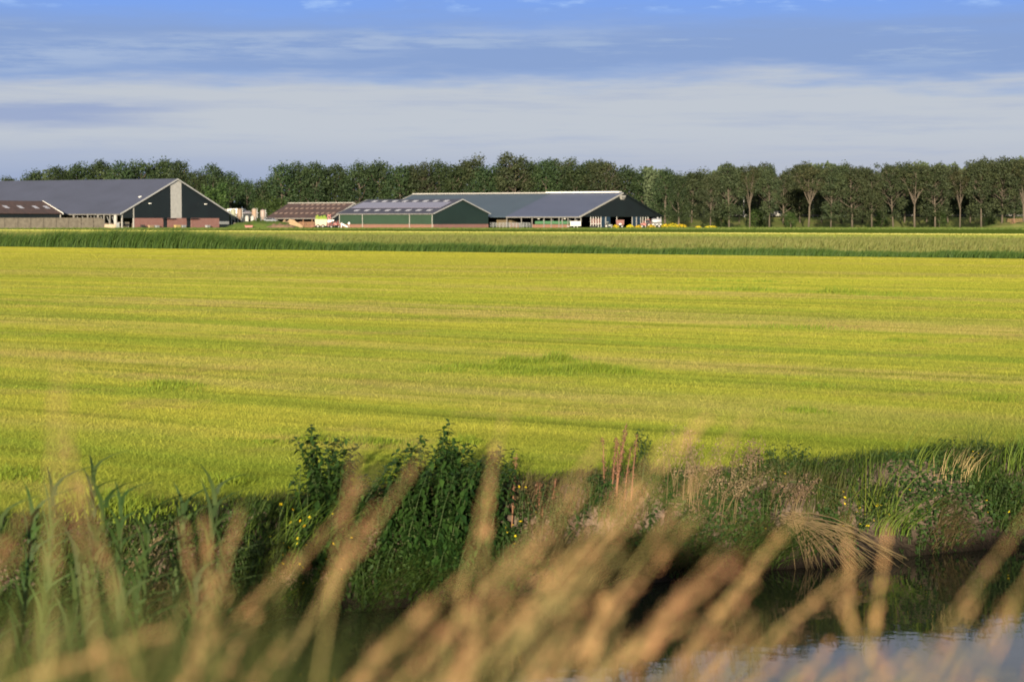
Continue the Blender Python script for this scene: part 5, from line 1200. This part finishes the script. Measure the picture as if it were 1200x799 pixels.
# reeds in the water on the left
RLEAF = leafy('tall_reed_leaf', (.020, .042, .010), (.045, .075, .018), transl=.3, objrand=.12)
def reed(px, Y, py, seed, label):
    r = random.Random(seed); base = Vector((X(px, Y), Y, WATER_Z - .2)); top = Z(py, Y) - base.z; o = thing('reed_plant', label, 'reed', base, 0, 'reeds standing in the ditch on the left')
    ln_ = r.uniform(.02, .14) * top; MB().tube([(0, 0, 0), (ln_ * .3, 0, top * .5), (ln_, 0, top * .92)], [.006, .005, .002], 5, False).build('stalk', STALKG, o)
    n_ = 17; t = np.linspace(.3, .95, n_); P = np.stack([ln_ * t ** 1.7, 0 * t, top * t], 1); sg = np.where(np.arange(n_) % 2 == 0, 1, -1)
    L_ = np.array([r.uniform(.34, .62) for _ in t]) * (1.1 - .4 * t); up = L_ * .75
    lw = np.stack([L_ * np.where(sg > 0, .8, -.35) + .15 * L_, [r.uniform(-.2, .2) for _ in t]], 1)
    v_, f_, t_ = blade_arrays(P, up, np.full(n_, .034), lw, 2.2, 5, azw=np.array([r.uniform(-.6, .7) for _ in t])); link('leaf', np_mesh('leaf', v_, f_, RLEAF, t_), o)
for i, (px, Y, py) in enumerate(((8, 11.5, 590), (40, 12.5, 565), (72, 11, 575), (100, 12.8, 540), (128, 11.8, 575), (160, 12.6, 600), (196, 13, 585), (222, 12.2, 562), (250, 12.9, 640), (150, 10.8, 650), (60, 10.4, 640), (20, 10.6, 660), (110, 10.2, 670), (205, 11.2, 668), (-20, 11, 600))):
    reed(px, Y, py, 300 + i, 'green reed in the ditch on the left, %s from the left edge' % ORD[[14, 0, 11, 1, 10, 2, 12, 3, 9, 4, 5, 13, 6, 7, 8].index(i)])

# ------------------------------------------------------------------ flowering grasses right before the lens
HEADM = leafy('grass_panicle', (.33, .145, .075), (.52, .275, .155), transl=.3, objrand=.42)
HEADG = leafy('green_panicle', (.17, .16, .06), (.26, .21, .09), transl=.3, objrand=.15)
CULM = solid('grass_culm', (.24, .22, .07), (.32, .22, .10), scale=5, rough=.8)
NEARB = leafy('near_blade', (.022, .048, .010), (.16, .15, .045), transl=.4, objrand=.1)
def grass_stem(px, py, Y, ang, label, seed, head=.17, wid=.02, mat=None, group='flowering grasses on the near bank', n_=50):
    """tip at photo pixel (px, py) at distance Y; ang: lean of the head to the right in degrees"""
    r = np.random.default_rng(seed); Y *= .84; head *= .86; wid *= .40; tip = at_depth(px, py, Y); a = R(ang)
    d = Vector((math.sin(a), r.normal(0, .12), math.cos(a))).normalized()
    gz = float(bank_z(min(3.2, max(.6, V.x * tip.x + V.y * tip.y)))); hb = tip.z - gz
    neck = tip - d * head * 1.15
    drop = neck.z - gz; base = neck - Vector((math.sin(a) * drop * .55, d.y * drop * .4, drop))
    c1 = neck - d * drop * .45
    o = thing('flowering_grass', label, 'grass', base, 0, group); o['kind'] = 'thing'
    def bez(t): return base * (1 - t) ** 2 + c1 * 2 * t * (1 - t) + neck * t * t
    pts = [bez(t) - base for t in np.linspace(0, 1, 9)] + [tip - base]
    MB().tube(pts, [.0022] * 6 + [.0018, .0015, .0012, .0006], 5, False).build('stem', CULM, o)
    n_ = int(n_ * r.uniform(.6, 1.25)); wid *= r.uniform(.75, 1.3); t = np.clip(r.beta(1.5, 1.7, n_), 0, 1); prof = wid * (np.sin(np.pi * np.clip(t * .92 + .08, 0, 1)) ** .7) * (1.15 - .55 * t)
    ax = np.array(neck - base)[None] + np.array(tip - neck)[None] * t[:, None]
    off = r.normal(0, 1, (n_, 3)); off /= np.linalg.norm(off, axis=1)[:, None]; off *= (prof * r.uniform(.15, 1, n_))[:, None]
    D_ = np.array(d)[None] * 1.0 + off / wid * .5 + r.normal(0, .25, (n_, 3)); D_ /= np.linalg.norm(D_, axis=1)[:, None]
    L_ = r.uniform(.006, .012, n_)[:, None]; sd = np.cross(D_, r.normal(0, 1, (n_, 3))); sd /= np.linalg.norm(sd, axis=1)[:, None]
    P_ = ax + off; wv = sd * .0016
    v_ = np.stack([P_, P_ + D_ * L_ * .5 + wv, P_ + D_ * L_, P_ + D_ * L_ * .5 - wv], 1).reshape(-1, 3)
    link('seed_head', np_mesh('seed_head', v_, np.arange(n_ * 4).reshape(n_, 4), mat or HEADM, np.repeat(r.uniform(0, 1, n_), 4)), o)
    # one or two leaf blades on the stem
    q = [bez(.35) - base, bez(.55) - base]
    v_, f_, t_ = blade_arrays(np.array([tuple(p) for p in q]), np.array([.14, .12]), np.array([.006, .005]), np.array([[.13, .02], [.10, -.03]]), 2, 4, azw=np.array([1.3, 1.2]))
    link('leaf', np_mesh('leaf', v_, f_, NEARB, t_), o)
big = [  # px, py, distance, lean, head length, half width
    (878, 485, 2.9, 38, .20, .022), (838, 478, 2.7, 40, .20, .022), (800, 498, 2.6, 40, .22, .024), (706, 520, 2.5, 38, .22, .022), (690, 562, 2.3, 36, .20, .024), (592, 486, 2.9, 14, .20, .020), (578, 545, 3.1, 6, .16, .018),
    (498, 530, 2.8, 34, .20, .018), (446, 545, 3.0, 40, .20, .020), (440, 590, 3.0, 30, .16, .018), (424, 500, 2.4, 10, .18, .016), (640, 625, 2.3, 44, .22, .022), (668, 640, 2.2, 40, .22, .026), (560, 660, 2.2, 46, .20, .022),
    (735, 600, 2.4, 42, .22, .024), (775, 570, 2.5, 40, .20, .024), (818, 600, 2.4, 42, .22, .026), (850, 640, 2.3, 42, .20, .022), (760, 665, 2.1, 38, .22, .024), (800, 690, 2.2, 40, .22, .024), (905, 640, 2.5, 38, .18, .020), (945, 598, 2.8, 42, .18, .018),
    (992, 600, 3.0, -3, .17, .016), (1042, 612, 3.0, 8, .17, .016), (975, 690, 2.5, -30, .15, .016), (1010, 655, 2.7, 46, .18, .018), (1215, 590, 2.5, 34, .26, .024), (1225, 650, 2.3, 34, .24, .022), (1150, 690, 2.4, 30, .18, .018), (1195, 700, 2.4, 26, .18, .02),
    (72, 420, 1.9, 4, .18, .014), (78, 500, 2.4, -4, .17, .02), (96, 560, 2.6, -16, .14, .018), (40, 590, 2.4, 36, .16, .018), (28, 640, 2.3, 40, .16, .018), (214, 610, 2.9, -8, .15, .016), (284, 590, 2.9, 16, .16, .014), (240, 600, 3.0, -4, .17, .016),
    (205, 735, 2.1, 70, .15, .02), (300, 715, 2.5, 26, .17, .018), (120, 755, 2.1, -30, .13, .018), (270, 690, 2.6, 30, .16, .016), (352, 650, 2.8, 44, .16, .014), (340, 745, 2.3, 40, .16, .018), (505, 700, 2.3, 44, .2, .022), (600, 720, 2.1, 42, .2, .024), (700, 730, 2.0, 42, .2, .024), (880, 720, 2.2, 40, .18, .022), (930, 740, 2.2, 36, .17, .02)]
look2 = lambda px, py: ('tall' if py < 530 else 'low' if py > 690 else 'mid height')
cnt = {}
for i, (px, py, Y, an, hl, wd) in enumerate(big):
    side = 'left corner' if px < 330 else 'bottom centre' if px < 620 else 'right of centre' if px < 960 else 'right part'
    dr = 'leaning steeply right' if an > 32 else 'leaning left' if an < -2 else 'nearly upright'
    key = (look2(px, py), side, dr); cnt.setdefault(key, []).append((px, i))
lab_of = {}
for key, L_ in cnt.items():
    L_.sort()
    for k, (px, i) in enumerate(L_): lab_of[i] = '%s blurred tan grass head %s, foreground %s' % (key[0], key[2], key[1]) + ('' if len(L_) == 1 else ', %s from left' % ORD[k])
for i, (px, py, Y, an, hl, wd) in enumerate(big):
    for q in range(1): grass_stem(px, py, Y, an, lab_of[i], 500 + i, hl, wd)
# many lower heads that merge into the blurred fringe along the bottom
r = random.Random(17); nfr = {}
for i in range(66):
    px = r.choice((r.uniform(-40, 330), r.uniform(330, 960), r.uniform(440, 900), r.uniform(560, 900), r.uniform(900, 1240))); low = 700 if px < 330 else 690 if px < 480 else 640 if px < 900 else 720
    if 330 < px < 560 and r.random() < .65: continue
    py = r.uniform(low, 830); Y = r.uniform(1.9, 2.9); side = 'lower left' if px < 330 else 'lower right' if px > 900 else 'bottom centre'
    grass_stem(px, py, Y, r.gauss(38 if px > 330 else 18, 12), 'blurred tan grass head in the dense foreground fringe at the %s' % side, 700 + i, r.uniform(.13, .2), r.uniform(.014, .022), HEADG if r.random() < (.75 if px < 330 else .3) else HEADM, 'foreground grass fringe at the %s' % side, 70)
# taller green blades at the lower left
n = 2600
x = rng.uniform(-.95, -.28, n); y = rng.uniform(1.5, 3.0, n); u, v = xy_to_uv(x, y); pxx = 600 + F * x / y; k = (pxx > -80) & (pxx < 360) & (rng.uniform(0, 1, n) < np.interp(pxx, [0, 140, 360], [1, .8, .12]))
u, v, x, y, pxx = u[k], v[k], x[k], y[k], pxx[k]; n = len(u); zt_ = CAMZ - y * (rng.triangular(560, 700, 830, n) - 258) / F; g0 = bank_z(v); hg = np.clip(zt_ - g0, .2, 1.45)
vv, ff, tt = blade_arrays(np.stack([x, y, g0], 1), hg, rng.uniform(.004, .009, n), np.stack([hg * rng.uniform(-.05, .3, n), rng.normal(0, .08, n) * hg], 1), 2.4, 5)
tag(link('tall_blades', np_mesh('tall_blades', vv, ff, NEARB, tt)), 'blurred tall green blades filling the lower left corner', 'grass', kind='stuff')
# green blades of the same stand, kept below the view except at the lower left
n = 60000
u = rng.uniform(-8, 9, n); v = rng.uniform(.7, 3.3, n); x, y = uv_to_xy(u, v); k = (y > 1.15) & ((np.abs(x) < y * .35) | (rng.uniform(0, 1, n) < .6)); u, v, x, y = u[k], v[k], x[k], y[k]; n = len(u)
pxx = 600 + F * x / y; ztop_ = CAMZ - y * (np.interp(pxx, [-200, 0, 120, 250, 330, 480, 700, 900, 1000, 1300], [600, 620, 640, 690, 740, 755, 735, 765, 800, 790]) - 258 + rng.uniform(-20, 120, n)) / F
g0 = bank_z(v); ztop_ = np.where(np.abs(x) > y * .30, 1.15 + .6 * fbm(u * 1.1, v, 3) + rng.normal(0, .08, n), ztop_); hg = np.clip(ztop_ - g0, .15, 1.42)
ln = hg * rng.uniform(.05, .45, n)
vv, ff, tt = blade_arrays(np.stack([x, y, g0], 1), hg, rng.uniform(.004, .008, n), np.stack([ln, rng.normal(0, .1, n) * hg], 1), 2.2, 4)
tag(link('near_grass', np_mesh('near_grass', vv, ff, NEARB, tt)), 'blurred green grass blades along the near bank at the bottom of the view', 'grass', kind='stuff')
